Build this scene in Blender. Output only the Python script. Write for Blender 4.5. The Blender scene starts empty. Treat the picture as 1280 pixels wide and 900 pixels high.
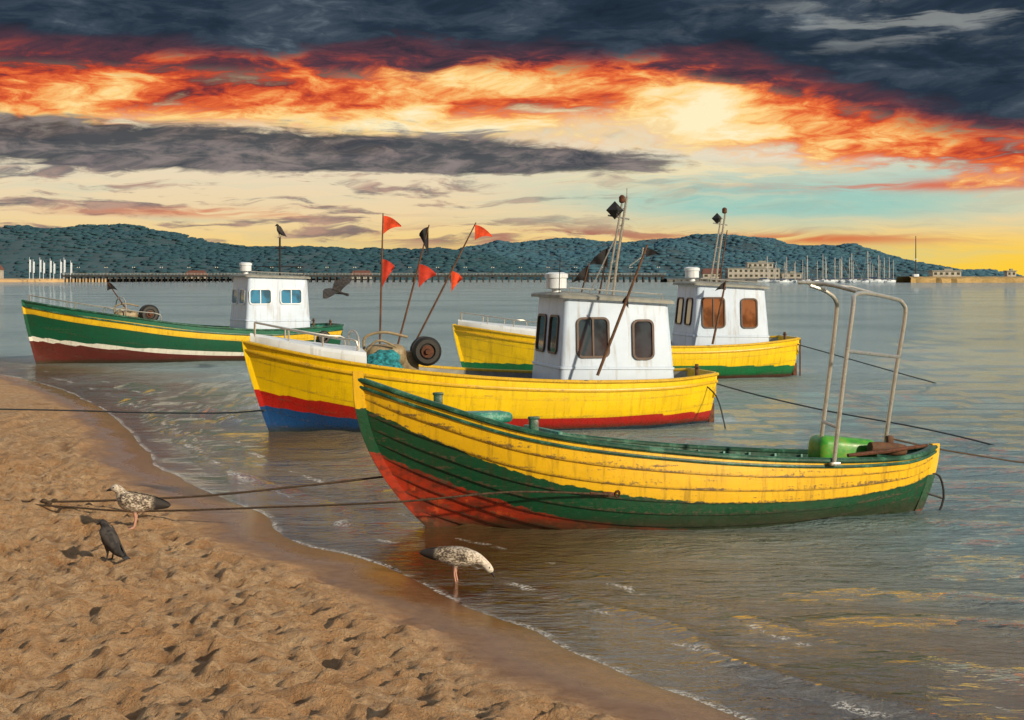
import bpy, bmesh, math, random
import numpy as np
from mathutils import Vector, Matrix
random.seed(7); rng=np.random.default_rng(7)
scene=bpy.context.scene; COL=scene.collection
scene.view_settings.view_transform='Standard'; scene.view_settings.look='None'
scene.view_settings.exposure=0; scene.view_settings.gamma=1

# ------------------------------------------------------------------ node helper
class NT:
    def __init__(s,tree): s.t=tree; s.t.nodes.clear()
    def put(s,inp,v):
        if isinstance(v,bpy.types.NodeSocket): s.t.links.new(v,inp)
        else:
            if isinstance(v,(tuple,list)):
                if len(v)==3 and inp.type=='RGBA': v=(*v,1)
            inp.default_value=v
    def n(s,typ,ins=None,**props):
        nd=s.t.nodes.new(typ)
        for k,v in props.items(): setattr(nd,k,v)
        if ins:
            for k,v in ins.items(): s.put(nd.inputs[k],v)
        return nd
    def m(s,op,a,b=None,c=None,clamp=False):
        nd=s.t.nodes.new('ShaderNodeMath'); nd.operation=op; nd.use_clamp=clamp
        s.put(nd.inputs[0],a)
        if b is not None: s.put(nd.inputs[1],b)
        if c is not None: s.put(nd.inputs[2],c)
        return nd.outputs[0]
    def add(s,a,b): return s.m('ADD',a,b)
    def sub(s,a,b): return s.m('SUBTRACT',a,b)
    def mul(s,a,b): return s.m('MULTIPLY',a,b)
    def ss(s,x,lo,hi,a=0.,b=1.):
        nd=s.n('ShaderNodeMapRange',{0:x,1:lo,2:hi,3:a,4:b},interpolation_type='SMOOTHSTEP'); return nd.outputs[0]
    def lin(s,x,lo,hi,a=0.,b=1.):
        nd=s.n('ShaderNodeMapRange',{0:x,1:lo,2:hi,3:a,4:b}); return nd.outputs[0]
    def mix(s,f,a,b,blend='MIX'):
        nd=s.n('ShaderNodeMix',data_type='RGBA',blend_type=blend)
        s.put(nd.inputs[0],f); s.put(nd.inputs[6],a); s.put(nd.inputs[7],b); return nd.outputs[2]
    def comb(s,x,y,z): return s.n('ShaderNodeCombineXYZ',{0:x,1:y,2:z}).outputs[0]
    def sep(s,v): o=s.n('ShaderNodeSeparateXYZ',{0:v}).outputs; return o[0],o[1],o[2]
    def noise(s,vec,scale,detail=6,rough=.55,dist=0.):
        nd=s.n('ShaderNodeTexNoise',{'Vector':vec,'Scale':scale,'Detail':detail,'Roughness':rough,'Distortion':dist}); return nd.outputs[0]
    def ramp(s,x,stops):
        nd=s.n('ShaderNodeValToRGB',{0:x}); r=nd.color_ramp
        while len(r.elements)<len(stops): r.elements.new(.5)
        for e,(p,c) in zip(r.elements,stops): e.position=p; e.color=(*c,1)
        return nd.outputs[0]
    def attr(s,name): return s.n('ShaderNodeAttribute',attribute_name=name).outputs['Fac']
    def obj(s): return s.n('ShaderNodeTexCoord').outputs['Object']
    def bump(s,h,strength=.5,dist=.02,normal=None):
        ins={'Height':h,'Strength':strength,'Distance':dist}
        if normal is not None: ins['Normal']=normal
        return s.n('ShaderNodeBump',ins).outputs[0]
    def principled(s,col,rough=.5,metal=0.,normal=None,**extra):
        nd=s.n('ShaderNodeBsdfPrincipled'); s.put(nd.inputs['Base Color'],col)
        s.put(nd.inputs['Roughness'],rough); s.put(nd.inputs['Metallic'],metal)
        if normal is not None: s.put(nd.inputs['Normal'],normal)
        for k,v in extra.items(): s.put(nd.inputs[k.replace('_',' ')],v)
        o=s.n('ShaderNodeOutputMaterial'); s.t.links.new(nd.outputs[0],o.inputs[0]); return nd

def newmat(name):
    m=bpy.data.materials.new(name); m.use_nodes=True; return m,NT(m.node_tree)
def C(h):  # sRGB hex -> linear
    v=[int(h[i:i+2],16)/255 for i in (0,2,4)]
    return tuple(x/12.92 if x<=.04045 else ((x+.055)/1.055)**2.4 for x in v)

def pmat(name,base,rough=.5,metal=0.,var=.25,scale=6.,bump=.3,bdist=.004,dirt=None,dirt_amt=.5,streaks=0.):
    m,g=newmat(name); o=g.obj()
    n1=g.noise(o,scale,5,.65); n2=g.noise(o,scale*7,4,.7)
    dark=tuple(c*(1-var*1.6) for c in base); lite=tuple(min(1,c*(1+var*.5)) for c in base)
    col=g.mix(g.ss(n1,.3,.7),dark,lite)
    if streaks>0:
        x,y,z=g.sep(o); st=g.noise(g.comb(g.mul(x,9.),g.mul(y,9.),g.mul(z,.9)),1.,5,.6)
        col=g.mix(g.mul(g.ss(st,.52,.72),streaks),col,dirt)
    elif dirt is not None:
        col=g.mix(g.mul(g.ss(g.add(g.mul(n1,.6),g.mul(n2,.4)),.5,.62),dirt_amt),col,dirt)
    g.principled(col,g.lin(n2,.3,.7,max(.02,rough-.12),min(1,rough+.12)),metal,g.bump(n2,bump,bdist))
    return m

def hull_mat(name,cols,edge_noise=.03,wear=.5,wearcol=(.10,.07,.04),streak=.4,rough=.42,bottom=0.,lapdark=.45):
    """painted bands follow the 'paint' attribute stored on the planking"""
    m,g=newmat(name); o=g.obj(); p=g.attr('paint'); lap=g.attr('lap')
    x,y,z=g.sep(o)
    n=g.noise(o,9.,4,.6); p2=g.add(p,g.mul(g.sub(n,.5),edge_noise))
    col=cols[0]
    if bottom>0:
        nb_=g.noise(g.comb(g.mul(x,1.6),y,g.mul(z,3.4)),2.2,6,.7)
        col=g.mix(g.mul(g.ss(nb_,.44,.60),bottom),cols[0],(.016,.018,.012))
        col=g.mix(g.mul(g.ss(g.noise(o,5,6,.75),.56,.64),.7),col,C('c4582c'))
    for i,c in enumerate(cols[1:]):
        col=g.mix(g.ss(p2,i+1-.012,i+1+.012),col,c)
    fine=g.noise(o,26.,6,.72); big=g.noise(o,2.2,4,.6)
    st=g.noise(g.comb(g.mul(x,14.),y,g.mul(z,1.6)),1.,5,.65)      # vertical run-off streaks
    hs=g.noise(g.comb(g.mul(x,1.3),y,g.mul(z,26.)),1.,6,.7)       # scuffs along the planks
    col=g.mix(g.mul(g.ss(st,.48,.70),streak),col,g.mix(.62,col,(.04,.025,.01)))
    col=g.mix(g.mul(g.ss(big,.42,.62),.30),col,g.mix(.35,col,(.02,.015,.005)))
    w=g.ss(g.add(g.add(g.mul(fine,.5),g.mul(hs,.5)),g.mul(lap,.10)),.60-.04*wear,.66-.02*wear)
    col=g.mix(g.mul(w,wear),col,wearcol)
    wet=g.ss(z,.16,.02); col=g.mix(g.mul(wet,.55),col,(.012,.016,.010))
    slime=g.mul(g.ss(g.add(z,g.mul(g.sub(n,.5),.16)),.13,.04),.5); col=g.mix(slime,col,(.03,.035,.015))
    col=g.mix(g.mul(g.ss(lap,.55,1.),lapdark),col,(.02,.02,.012))
    nb=g.add(g.mul(fine,.4),g.mul(hs,.6))
    g.principled(col,g.lin(fine,.3,.7,rough-.14,rough+.2),0.,g.bump(nb,.45,.008))
    return m

# ------------------------------------------------------------------ mesh helpers
def mk(name,parent,verts,faces,mats,mi=None,smooth=True,sharp=35,attrs=None,fixn=True):
    me=bpy.data.meshes.new(name); me.from_pydata([tuple(v) for v in verts],[],[tuple(f) for f in faces])
    if not isinstance(mats,(list,tuple)): mats=[mats]
    for m in mats: me.materials.append(m)
    if mi is not None: me.polygons.foreach_set('material_index',list(mi))
    if attrs:
        for k,a in attrs.items():
            at=me.attributes.new(k,'FLOAT','POINT'); at.data.foreach_set('value',np.asarray(a,dtype=np.float32))
    if fixn:
        bm=bmesh.new(); bm.from_mesh(me); bmesh.ops.recalc_face_normals(bm,faces=bm.faces); bm.to_mesh(me); bm.free()
    if smooth:
        me.polygons.foreach_set('use_smooth',[True]*len(me.polygons))
        if sharp: me.set_sharp_from_angle(angle=math.radians(sharp))
    me.update()
    ob=bpy.data.objects.new(name,me); COL.objects.link(ob)
    if parent is not None: ob.parent=parent
    return ob
def top(ob,label,cat,group=None):
    ob['label']=label; ob['category']=cat
    if group: ob['group']=group
    return ob
def empty(name,loc,rot=(0,0,0),label='',cat='',group=None):
    e=bpy.data.objects.new(name,None); e.empty_display_size=.2; e.location=loc; e.rotation_euler=rot
    COL.objects.link(e); top(e,label,cat,group); return e

class MB:
    def __init__(s): s.v=[]; s.f=[]; s.mi=[]
    def add(s,vs,fs,mi=0):
        o=len(s.v); s.v+= [tuple(v) for v in vs]; s.f+=[tuple(i+o for i in f) for f in fs]; s.mi+=[mi]*len(fs); return s
    def box(s,c,size,mi=0,R=None,bev=0.,seg=2):
        bm=bmesh.new(); bmesh.ops.create_cube(bm,size=1.)
        for v in bm.verts: v.co=Vector((v.co.x*size[0],v.co.y*size[1],v.co.z*size[2]))
        if bev>0: bmesh.ops.bevel(bm,geom=bm.edges[:],offset=bev,segments=seg,profile=.5,affect='EDGES')
        if R is not None: bmesh.ops.transform(bm,matrix=R,verts=bm.verts)
        bmesh.ops.translate(bm,vec=Vector(c),verts=bm.verts)
        bm.verts.index_update()
        s.add([v.co.copy() for v in bm.verts],[[v.index for v in f.verts] for f in bm.faces],mi); bm.free(); return s
    def tube(s,pts,r,n=8,mi=0,sub=0,cap=True):
        P=[Vector(p) for p in pts]
        if sub: P=cr(P,sub)
        R=r if isinstance(r,(list,tuple)) else [r]*len(P)
        if len(R)!=len(P): R=list(np.interp(np.linspace(0,1,len(P)),np.linspace(0,1,len(R)),R))
        vs=[];fs=[]; prev=None
        for i,p in enumerate(P):
            t=(P[min(i+1,len(P)-1)]-P[max(i-1,0)]).normalized()
            if prev is None:
                a=Vector((0,0,1)) if abs(t.z)<.9 else Vector((1,0,0)); u=t.cross(a).normalized()
            else:
                u=(prev-t*prev.dot(t)).normalized()
            prev=u; w=t.cross(u)
            for k in range(n):
                an=2*math.pi*k/n; vs.append(p+(u*math.cos(an)+w*math.sin(an))*R[i])
        for i in range(len(P)-1):
            for k in range(n):
                a=i*n+k;b=i*n+(k+1)%n; fs.append((a,b,b+n,a+n))
        if cap: fs.append(tuple(range(n))[::-1]); fs.append(tuple(range((len(P)-1)*n,len(P)*n)))
        return s.add(vs,fs,mi)
    def lathe(s,origin,axis,prof,n=20,mi=0):
        A=Vector(axis).normalized(); a=Vector((0,0,1)) if abs(A.z)<.9 else Vector((1,0,0)); U=A.cross(a).normalized(); W=A.cross(U); O=Vector(origin)
        vs=[];fs=[]
        for (h,r) in prof:
            for k in range(n):
                an=2*math.pi*k/n; vs.append(O+A*h+(U*math.cos(an)+W*math.sin(an))*max(r,1e-4))
        for i in range(len(prof)-1):
            for k in range(n):
                p=i*n+k;q=i*n+(k+1)%n; fs.append((p,q,q+n,p+n))
        fs.append(tuple(range(n))[::-1]); fs.append(tuple(range((len(prof)-1)*n,len(prof)*n)))
        return s.add(vs,fs,mi)
    def ball(s,c,r,seg=12,mi=0):
        r=Vector(r) if not isinstance(r,(int,float)) else Vector((r,r,r))
        bm=bmesh.new(); bmesh.ops.create_uvsphere(bm,u_segments=seg,v_segments=max(6,seg*2//3),radius=1.)
        bm.verts.index_update()
        s.add([Vector(c)+Vector((v.co.x*r.x,v.co.y*r.y,v.co.z*r.z)) for v in bm.verts],[[v.index for v in f.verts] for f in bm.faces],mi); bm.free(); return s
    def obj(s,name,parent,mats,**k): return mk(name,parent,s.v,s.f,mats,mi=s.mi,**k)

def cr(P,n):
    out=[]
    for i in range(len(P)-1):
        p0=P[max(i-1,0)];p1=P[i];p2=P[i+1];p3=P[min(i+2,len(P)-1)]
        for k in range(n):
            t=k/n
            out.append(.5*((2*p1)+(p2-p0)*t+(2*p0-5*p1+4*p2-p3)*t*t+(3*p1-p0-3*p2+p3)*t**3))
    out.append(P[-1]); return out

def curve(keys):
    xs=np.array([k[0] for k in keys],float); ys=np.array([k[1] for k in keys],float)
    d=np.diff(ys)/np.diff(xs); m=np.zeros(len(xs)); m[0]=d[0]; m[-1]=d[-1]
    for i in range(1,len(xs)-1):
        m[i]=0 if d[i-1]*d[i]<0 else (d[i-1]+d[i])/2
    def f(x):
        x=min(max(x,xs[0]),xs[-1]); i=min(max(int(np.searchsorted(xs,x)-1),0),len(xs)-2)
        h=xs[i+1]-xs[i]; t=(x-xs[i])/h
        return float((2*t**3-3*t*t+1)*ys[i]+(t**3-2*t*t+t)*h*m[i]+(-2*t**3+3*t*t)*ys[i+1]+(t**3-t*t)*h*m[i+1])
    return f

_tab=rng.random((256,256))
def vn(x,y,s=0):
    x=x+s*17.3; y=y+s*9.7
    xi=np.floor(x).astype(int); yi=np.floor(y).astype(int); fx=x-xi; fy=y-yi
    fx=fx*fx*(3-2*fx); fy=fy*fy*(3-2*fy)
    a=_tab[xi%256,yi%256]; b=_tab[(xi+1)%256,yi%256]; c=_tab[xi%256,(yi+1)%256]; d=_tab[(xi+1)%256,(yi+1)%256]
    return (a*(1-fx)+b*fx)*(1-fy)+(c*(1-fx)+d*fx)*fy
def fbm(x,y,o=4,s=0):
    r=0;a=.5
    for i in range(o): r=r+a*(vn(x*2**i,y*2**i,s+i)-.5)*2; a*=.5
    return r

# ------------------------------------------------------------------ terrain
SH=np.array([(16,-60),(6,-5),(4.2,2),(2.6,5.5),(1.26,7.83),(1.01,8.28),(.5,9.06),(0.02,9.95),(-.42,10.7),(-.91,11.7),(-1.45,12.4),(-2.02,13.2),(-2.55,14.8),
 (-4.28,17.7),(-5.2,20.4),(-7.57,26.7),(-10.5,32.7),(-12.9,36.3),(-20,43),(-40,58),(-120,105),(-700,400),(-4000,1500)],float)
for _ in range(2):
    q=[SH[0]]
    for i in range(len(SH)-1):
        q.append(SH[i]*.75+SH[i+1]*.25); q.append(SH[i]*.25+SH[i+1]*.75)
    q.append(SH[-1]); SH=np.array(q)
def sdist(x,y):
    """signed distance to the shoreline, positive on land"""
    best=np.full(x.shape,1e18)
    for i in range(len(SH)-1):
        a=SH[i];b=SH[i+1]; dx,dy=b-a; L=dx*dx+dy*dy
        t=np.clip(((x-a[0])*dx+(y-a[1])*dy)/L,0,1)
        best=np.minimum(best,(x-a[0]-t*dx)**2+(y-a[1]-t*dy)**2)
    xs=np.interp(y,SH[:,1],SH[:,0])
    return np.where(x<xs,1,-1)*np.sqrt(best)
NF=8000
fpx=rng.uniform(-9,3.5,NF); fpy=rng.uniform(5,30,NF); fpa=rng.uniform(0,math.pi,NF); fps=rng.uniform(.03,.08,NF)
def ground_base(x,y):
    d=sdist(x,y)+ .12*fbm(x*.8,y*.8,3,3)
    land=.62*(1-np.exp(-np.maximum(d,0)*.10)); sea=np.minimum(0.,d)
    sea=np.maximum(.062*sea-.004*sea*sea,-4.)
    return np.where(d>0,land,sea),d
def ground_z(x,y):
    z,_=ground_base(np.array([float(x)]),np.array([float(y)])); return float(z[0])
def axis(lo,hi,step,far_lo,far_hi,g=1.10):
    a=list(np.arange(lo,hi,step)); s=step; v=a[-1]
    while v<far_hi: s*=g; v+=s; a.append(v)
    s=step; v=a[0]; b=[]
    while v>far_lo: s*=g; v-=s; b.append(v)
    return np.array(b[::-1]+a)
def gridmesh(name,X,Y,Z,mat,attrs):
    nx=len(X);ny=len(Y); gx,gy=np.meshgrid(X,Y)
    co=np.stack([gx,gy,Z],-1).reshape(-1,3)
    idx=np.arange(nx*ny).reshape(ny,nx)
    f=np.stack([idx[:-1,:-1],idx[:-1,1:],idx[1:,1:],idx[1:,:-1]],-1).reshape(-1,4)
    me=bpy.data.meshes.new(name); me.vertices.add(len(co)); me.vertices.foreach_set('co',co.ravel())
    me.loops.add(f.size); me.loops.foreach_set('vertex_index',f.ravel())
    me.polygons.add(len(f)); me.polygons.foreach_set('loop_start',np.arange(0,f.size,4)); me.polygons.foreach_set('loop_total',np.full(len(f),4))
    me.polygons.foreach_set('use_smooth',np.ones(len(f),bool))
    for k,a in attrs.items():
        at=me.attributes.new(k,'FLOAT','POINT'); at.data.foreach_set('value',a.astype(np.float32).ravel())
    me.materials.append(mat); me.update(); me.validate()
    ob=bpy.data.objects.new(name,me); COL.objects.link(ob); return ob

# sand material
m_sand,g=newmat('beach_sand'); o=g.obj(); d=g.attr('shore')
n1=g.noise(o,1.3,4,.6); n2=g.noise(o,9,6,.7); n3=g.noise(o,160,2,.7); n4=g.noise(o,30,5,.75)
dry=g.mix(g.ss(n2,.3,.7),C('bc8c5c'),C('efcda2')); dry=g.mix(g.mul(g.ss(n1,.4,.65),.6),dry,C('d9a876'))
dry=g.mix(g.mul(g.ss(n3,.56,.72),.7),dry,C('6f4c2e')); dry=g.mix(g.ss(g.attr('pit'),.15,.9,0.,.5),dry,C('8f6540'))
dn=g.add(d,g.mul(g.sub(n1,.5),.9))
wet=g.mix(g.ss(n2,.3,.7),C('6d4b2f'),C('826042'))
col=g.mix(g.ss(dn,.45,1.1),wet,dry)
col=g.mix(g.ss(d,.12,-.05),col,C('5f4a2f'))
rg=g.lin(g.ss(dn,.1,.9),0,1,.12,.9)
deb=g.ss(g.noise(o,48,2,.5),.69,.73); col=g.mix(g.mul(deb,g.ss(dn,.3,.9,.0,.8)),col,C('3a2515'))
bh=g.add(g.add(g.mul(n4,1.1),g.mul(n2,1.)),g.mul(n3,.35))
bs=g.ss(dn,.3,1.1,.06,1.)
bn=g.n('ShaderNodeBump',{'Height':bh,'Strength':bs,'Distance':.09}).outputs[0]
g.principled(col,rg,0.,bn)
X=axis(-8.2,3.2,.028,-3500,3500,1.13); Y=axis(6.2,17.,.029,-300,5200,1.10)
gx,gy=np.meshgrid(X,Y); z,dd=ground_base(gx,gy)
pit=np.zeros_like(z); rim=np.zeros_like(z)
for i in range(NF):
    if fpx[i]>np.interp(fpy[i],SH[:,1],SH[:,0])-.7: continue
    R=.3; x0,x1=np.searchsorted(X,[fpx[i]-R,fpx[i]+R]); y0,y1=np.searchsorted(Y,[fpy[i]-R,fpy[i]+R])
    if x1<=x0 or y1<=y0: continue
    ax=gx[y0:y1,x0:x1]-fpx[i]; ay=gy[y0:y1,x0:x1]-fpy[i]
    ca,sa=math.cos(fpa[i]),math.sin(fpa[i]); u=(ax*ca+ay*sa)/(fps[i]*1.7); v=(-ax*sa+ay*ca)/fps[i]
    r2=u*u+v*v; k=fps[i]/.085
    pit[y0:y1,x0:x1]=np.maximum(pit[y0:y1,x0:x1]*(1-.6*np.exp(-r2)),k*np.exp(-r2*r2))
    rim[y0:y1,x0:x1]+=k*np.exp(-(np.sqrt(r2)-1.5)**2*6)*.5
ch=np.clip((dd-.5-.4*fbm(gx*.7,gy*.7,3,5))/.55,0,1); ch=ch*ch*(3-2*ch)
wx=gx+.10*fbm(gx*5,gy*5,3,51); wy=gy+.10*fbm(gx*5,gy*5,3,52)
ridged=1-2.2*np.abs(fbm(wx*3.3,wy*3.3,4,9)); clod=np.clip(fbm(wx*6.5,wy*6.5,3,61)*2.4,-.4,1)
lump=ridged*.052+fbm(gx*1.3,gy*1.3,3,11)*.075+clod*.030+fbm(gx*13,gy*13,2,63)*.022
near=np.exp(-np.maximum(gy-20,0)/14.)*(gy>-5)
z=z+ch*near*(lump-.015-pit*.050+np.clip(rim,0,1.2)*.030)
z=np.where(gy>110,np.minimum(z,-.6)-.5,z)   # sea bed beyond the bay's near beach
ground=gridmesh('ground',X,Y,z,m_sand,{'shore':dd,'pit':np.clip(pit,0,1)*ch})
ground['kind']='structure'; ground['label']='sandy beach churned by footprints, wet along the water'
def surf_z(x,y):
    i=int(np.clip(np.searchsorted(X,x),1,len(X)-1)); j=int(np.clip(np.searchsorted(Y,y),1,len(Y)-1)); return float(z[j,i])
GX,GY,GZ=X,Y,z
def surf_z(x,y):
    i=int(np.searchsorted(GX,x)); j=int(np.searchsorted(GY,y)); return float(GZ[j-1:j+2,i-1:i+2].max())

# water
m_wat,g=newmat('sea_water'); o=g.obj(); dep=g.attr('depth'); sh=g.attr('shore')
x,y,zz=g.sep(o)
wv=g.comb(g.mul(x,.8),g.mul(y,1.7),0.)
a1=g.noise(wv,1.6,4,.55,.5); a2=g.noise(wv,7.,4,.62,.7); a3=g.noise(wv,.3,2,.5)
calm=g.ss(sh,0.,5.,.24,1.)
h=g.add(g.mul(a1,.16),g.add(g.mul(a2,.070),g.mul(a3,.2)))
bn=g.n('ShaderNodeBump',{'Height':h,'Strength':calm,'Distance':1.}).outputs[0]
big=g.noise(o,.06,2,.5)
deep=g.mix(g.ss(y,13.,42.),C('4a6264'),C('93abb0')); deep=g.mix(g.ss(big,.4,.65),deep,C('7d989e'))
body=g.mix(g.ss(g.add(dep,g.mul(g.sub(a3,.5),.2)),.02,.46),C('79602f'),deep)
dif=g.n('ShaderNodeBsdfDiffuse',{'Color':body,'Normal':bn})
tr=g.n('ShaderNodeBsdfTransparent',{'Color':(.88,.82,.64)})
und=g.n('ShaderNodeMixShader',{0:g.ss(dep,-.02,.24,.03,.95),1:tr.outputs[0],2:dif.outputs[0]})
gl=g.n('ShaderNodeBsdfGlossy',{'Color':(.97,.98,1.),'Roughness':.03,'Normal':bn})
fr=g.n('ShaderNodeFresnel',{'IOR':1.75,'Normal':bn})
ms=g.n('ShaderNodeMixShader',{0:g.m('MINIMUM',fr.outputs[0],.82),1:und.outputs[0],2:gl.outputs[0]})
fn=g.noise(o,1.1,3,.6); ff=g.noise(o,30,4,.75); sh2=g.add(sh,g.mul(g.sub(fn,.5),.5))
l1=g.mul(g.mul(g.ss(sh,.10,.01),g.ss(ff,.46,.58)),g.ss(fn,.40,.54))
band=g.mul(g.ss(sh2,.62,.70),g.ss(sh2,.82,.71)); band=g.mul(band,g.mul(g.ss(fn,.51,.60),g.ss(ff,.45,.60)))
band2=g.mul(g.ss(sh2,1.25,1.31),g.ss(sh2,1.40,1.32)); band2=g.mul(band2,g.mul(g.ss(fn,.47,.40),g.ss(ff,.47,.60)))
foam=g.mul(g.m('MINIMUM',g.add(l1,g.add(band,band2)),1.),.75)
fd=g.n('ShaderNodeBsdfDiffuse',{'Color':(.8,.78,.72)})
fin=g.n('ShaderNodeMixShader',{0:foam,1:ms.outputs[0],2:fd.outputs[0]})
out=g.n('ShaderNodeOutputMaterial'); g.t.links.new(fin.outputs[0],out.inputs[0])
X=axis(-7.,6.5,.045,-5000,5000,1.09); Y=axis(7.5,19.,.045,-40,9000,1.07)
gx,gy=np.meshgrid(X,Y); gb,dd=ground_base(gx,gy); s=np.maximum(-dd,0)
amp=np.clip(s/3,0,1)*np.exp(-np.maximum(gy-40,0)/60)
wz=.020*fbm(gx*1.1,gy*2.2,4,21)+.018*np.sin(gy*4.2+gx*1.3+4*fbm(gx*.5,gy*.5,2,22))*np.clip(fbm(gx*.4,gy*.4,2,23)+.6,0,1)
wz=wz*amp
wz+=.026*np.exp(-((s-.72-.35*fbm(gx*.7,gy*.7,2,25))/.10)**2)*np.clip(.6+fbm(gx*.6,gy*.6,2,26)*1.6,0,1)
wz+=.040*np.exp(-((s-1.7-.5*fbm(gx*.6,gy*.6,2,27))/.15)**2)*np.clip(.5+fbm(gx*.5,gy*.5,2,28)*1.8,0,1)
wz+=.034*np.exp(-((s-2.9-.6*fbm(gx*.5,gy*.5,2,29))/.20)**2)*np.clip(.5+fbm(gx*.4,gy*.4,2,30)*1.8,0,1)
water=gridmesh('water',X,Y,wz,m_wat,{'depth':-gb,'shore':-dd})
water['kind']='structure'; water['label']='rippled shallow sea reflecting the sunset sky'

# ------------------------------------------------------------------ world sky
w=bpy.data.worlds.new('World'); scene.world=w; w.use_nodes=True; g=NT(w.node_tree)
dv=g.n('ShaderNodeTexCoord').outputs['Generated']; x,y,z=g.sep(dv)
az=g.m('ARCTAN2',x,y); hyp=g.m('SQRT',g.add(g.mul(x,x),g.mul(y,y))); el=g.m('ARCTAN2',z,hyp)
a=g.mul(az,1/.342); e=g.mul(el,1/.191)
def blob(a0,e0,sa,se,tilt=0.):
    da=g.sub(a,a0); de=g.sub(g.sub(e,e0),g.mul(da,tilt)); q=g.add(g.m('POWER',g.m('ABSOLUTE',g.mul(da,1/sa)),2.),g.m('POWER',g.m('ABSOLUTE',g.mul(de,1/se)),2.))
    return g.m('EXPONENT',g.mul(q,-1.))
wp=g.sub(g.noise(g.comb(g.mul(a,2.5),g.mul(e,5.),3.),1.,3,.6),.5)
aw=g.add(a,g.mul(wp,.26)); ew=g.add(e,g.mul(wp,.16))
nA=g.sub(g.noise(g.comb(g.mul(aw,3.6),g.mul(ew,6.8),1.),1.,7,.60),.5)     # billows
nD=g.sub(g.noise(g.comb(g.mul(a,1.7),g.mul(e,3.6),5.),1.,3,.5),.5)        # large masses
nB=g.sub(g.noise(g.comb(g.mul(aw,2.0),g.mul(ew,17.),7.),1.,6,.62),.5)     # streaks
nC=g.sub(g.noise(g.comb(g.mul(aw,11.),g.mul(ew,22.),11.),1.,5,.65),.5)    # fine tufts
base=g.ramp(g.mul(e,.5),[(0.,C('f5c25a')),(.05,C('f6d07a')),(.12,C('efd5a8')),(.22,C('e9dcc2')),(.32,C('f3cf9a')),(.6,C('8e9aa2')),(1.,C('66727f'))])
right=g.ss(a,.1,.8)
base=g.mix(g.mul(g.ss(e,.22,.02),g.mul(right,.9)),base,C('ffcf36'))
base=g.mix(g.m('MINIMUM',g.mul(g.add(blob(.55,.28,.42,.09,-.02),g.mul(nB,1.1)),1.1),.85,clamp=True),base,C('8ec9c0'))
base=g.mix(g.mul(blob(.9,.36,.3,.05),.6),base,C('9bcac4'))
base=g.mix(g.mul(g.ss(g.add(nB,g.mul(nC,.4)),-.02,.10),g.mul(blob(.45,.40,.5,.10),.8)),base,C('f6e2b4'))
lo=g.mul(g.ss(e,.07,.16),g.ss(e,.62,.42)); left=g.ss(a,.60,-.35,.12,1.)
nP=g.sub(g.noise(g.comb(g.mul(aw,4.4),g.mul(ew,17.),23.),1.,6,.6),.5)
stk=g.mul(g.mul(g.ss(g.add(g.add(nP,g.mul(nB,.5)),g.mul(nC,.3)),.0,.13),lo),left)
base=g.mix(g.mul(stk,.85),base,g.mix(g.ss(nC,-.1,.15),C('625e68'),C('b08c80')))
stk2=g.mul(g.ss(g.add(nB,g.mul(nC,.3)),-.02,.09),blob(.12,.155,.38,.035)); base=g.mix(g.mul(stk2,.9),base,C('a8645a'))
stk3=g.mul(g.ss(nB,-.08,.06),blob(.6,.14,.28,.02)); base=g.mix(stk3,base,C('d87a4c'))
stk4=g.mul(g.ss(nB,-.06,.06),blob(-.6,.235,.3,.018)); base=g.mix(g.mul(stk4,.8),base,C('d8805c'))
stk5=g.mul(g.ss(nB,-.10,.04),blob(.85,.325,.32,.022)); base=g.mix(g.mul(stk5,.85),base,C('dd5f3c'))
# glowing layer
ec=g.sub(.665,g.ss(a,.25,1.05,0.,.24))
de_=g.sub(e,ec); dist=g.m('ABSOLUTE',de_)
base=g.mix(g.ss(de_,-.02,.10),base,g.ramp(g.add(.45,g.add(g.mul(nC,1.6),g.mul(nA,1.6))),[(0.,C('30303c')),(.35,C('5a3a44')),(.6,C('8c4240')),(1.,C('dd6a40'))]))
wid=g.ss(a,.45,1.,.145,.095)
fm=g.ss(g.sub(g.add(g.add(g.mul(nA,1.0),g.mul(nD,.7)),g.mul(nC,.40)),g.mul(g.sub(dist,wid),2.3)),-.08,.13)
heat=g.add(g.add(.46,g.mul(nA,1.7)),g.add(g.mul(nC,1.1),g.mul(nD,.9)))
heat=g.add(heat,g.mul(blob(-.13,.73,.19,.07),.38)); heat=g.add(heat,g.mul(blob(.36,.64,.15,.10),.5)); heat=g.add(heat,g.mul(blob(-.2,.55,.75,.05),.30))
heat=g.sub(heat,g.mul(g.ss(a,.5,1.),.10)); heat=g.sub(heat,g.mul(g.m('MAXIMUM',de_,0.),1.5))
fire=g.ramp(heat,[(0.,C('43303a')),(.16,C('7c3436')),(.30,C('c94c30')),(.43,C('ea703c')),(.56,C('f7a55c')),(.72,C('ffd68a')),(1.,C('fff0c4'))])
colr=g.mix(fm,base,fire)
# dark bank over the left half
dbm=g.ss(g.add(g.sub(g.add(blob(-.78,.47,.80,.095),g.mul(blob(-.1,.43,.45,.05,-.03),.8)),.40),g.add(g.mul(nA,1.2),g.add(g.mul(nB,.9),g.mul(nC,.4)))),-.03,.20)
dcol=g.mix(g.ss(g.add(g.add(nC,nA),g.mul(nB,.6)),-.14,.22),C('323c48'),C('857a7a'))
colr=g.mix(g.mul(dbm,.94),colr,dcol)
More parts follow.
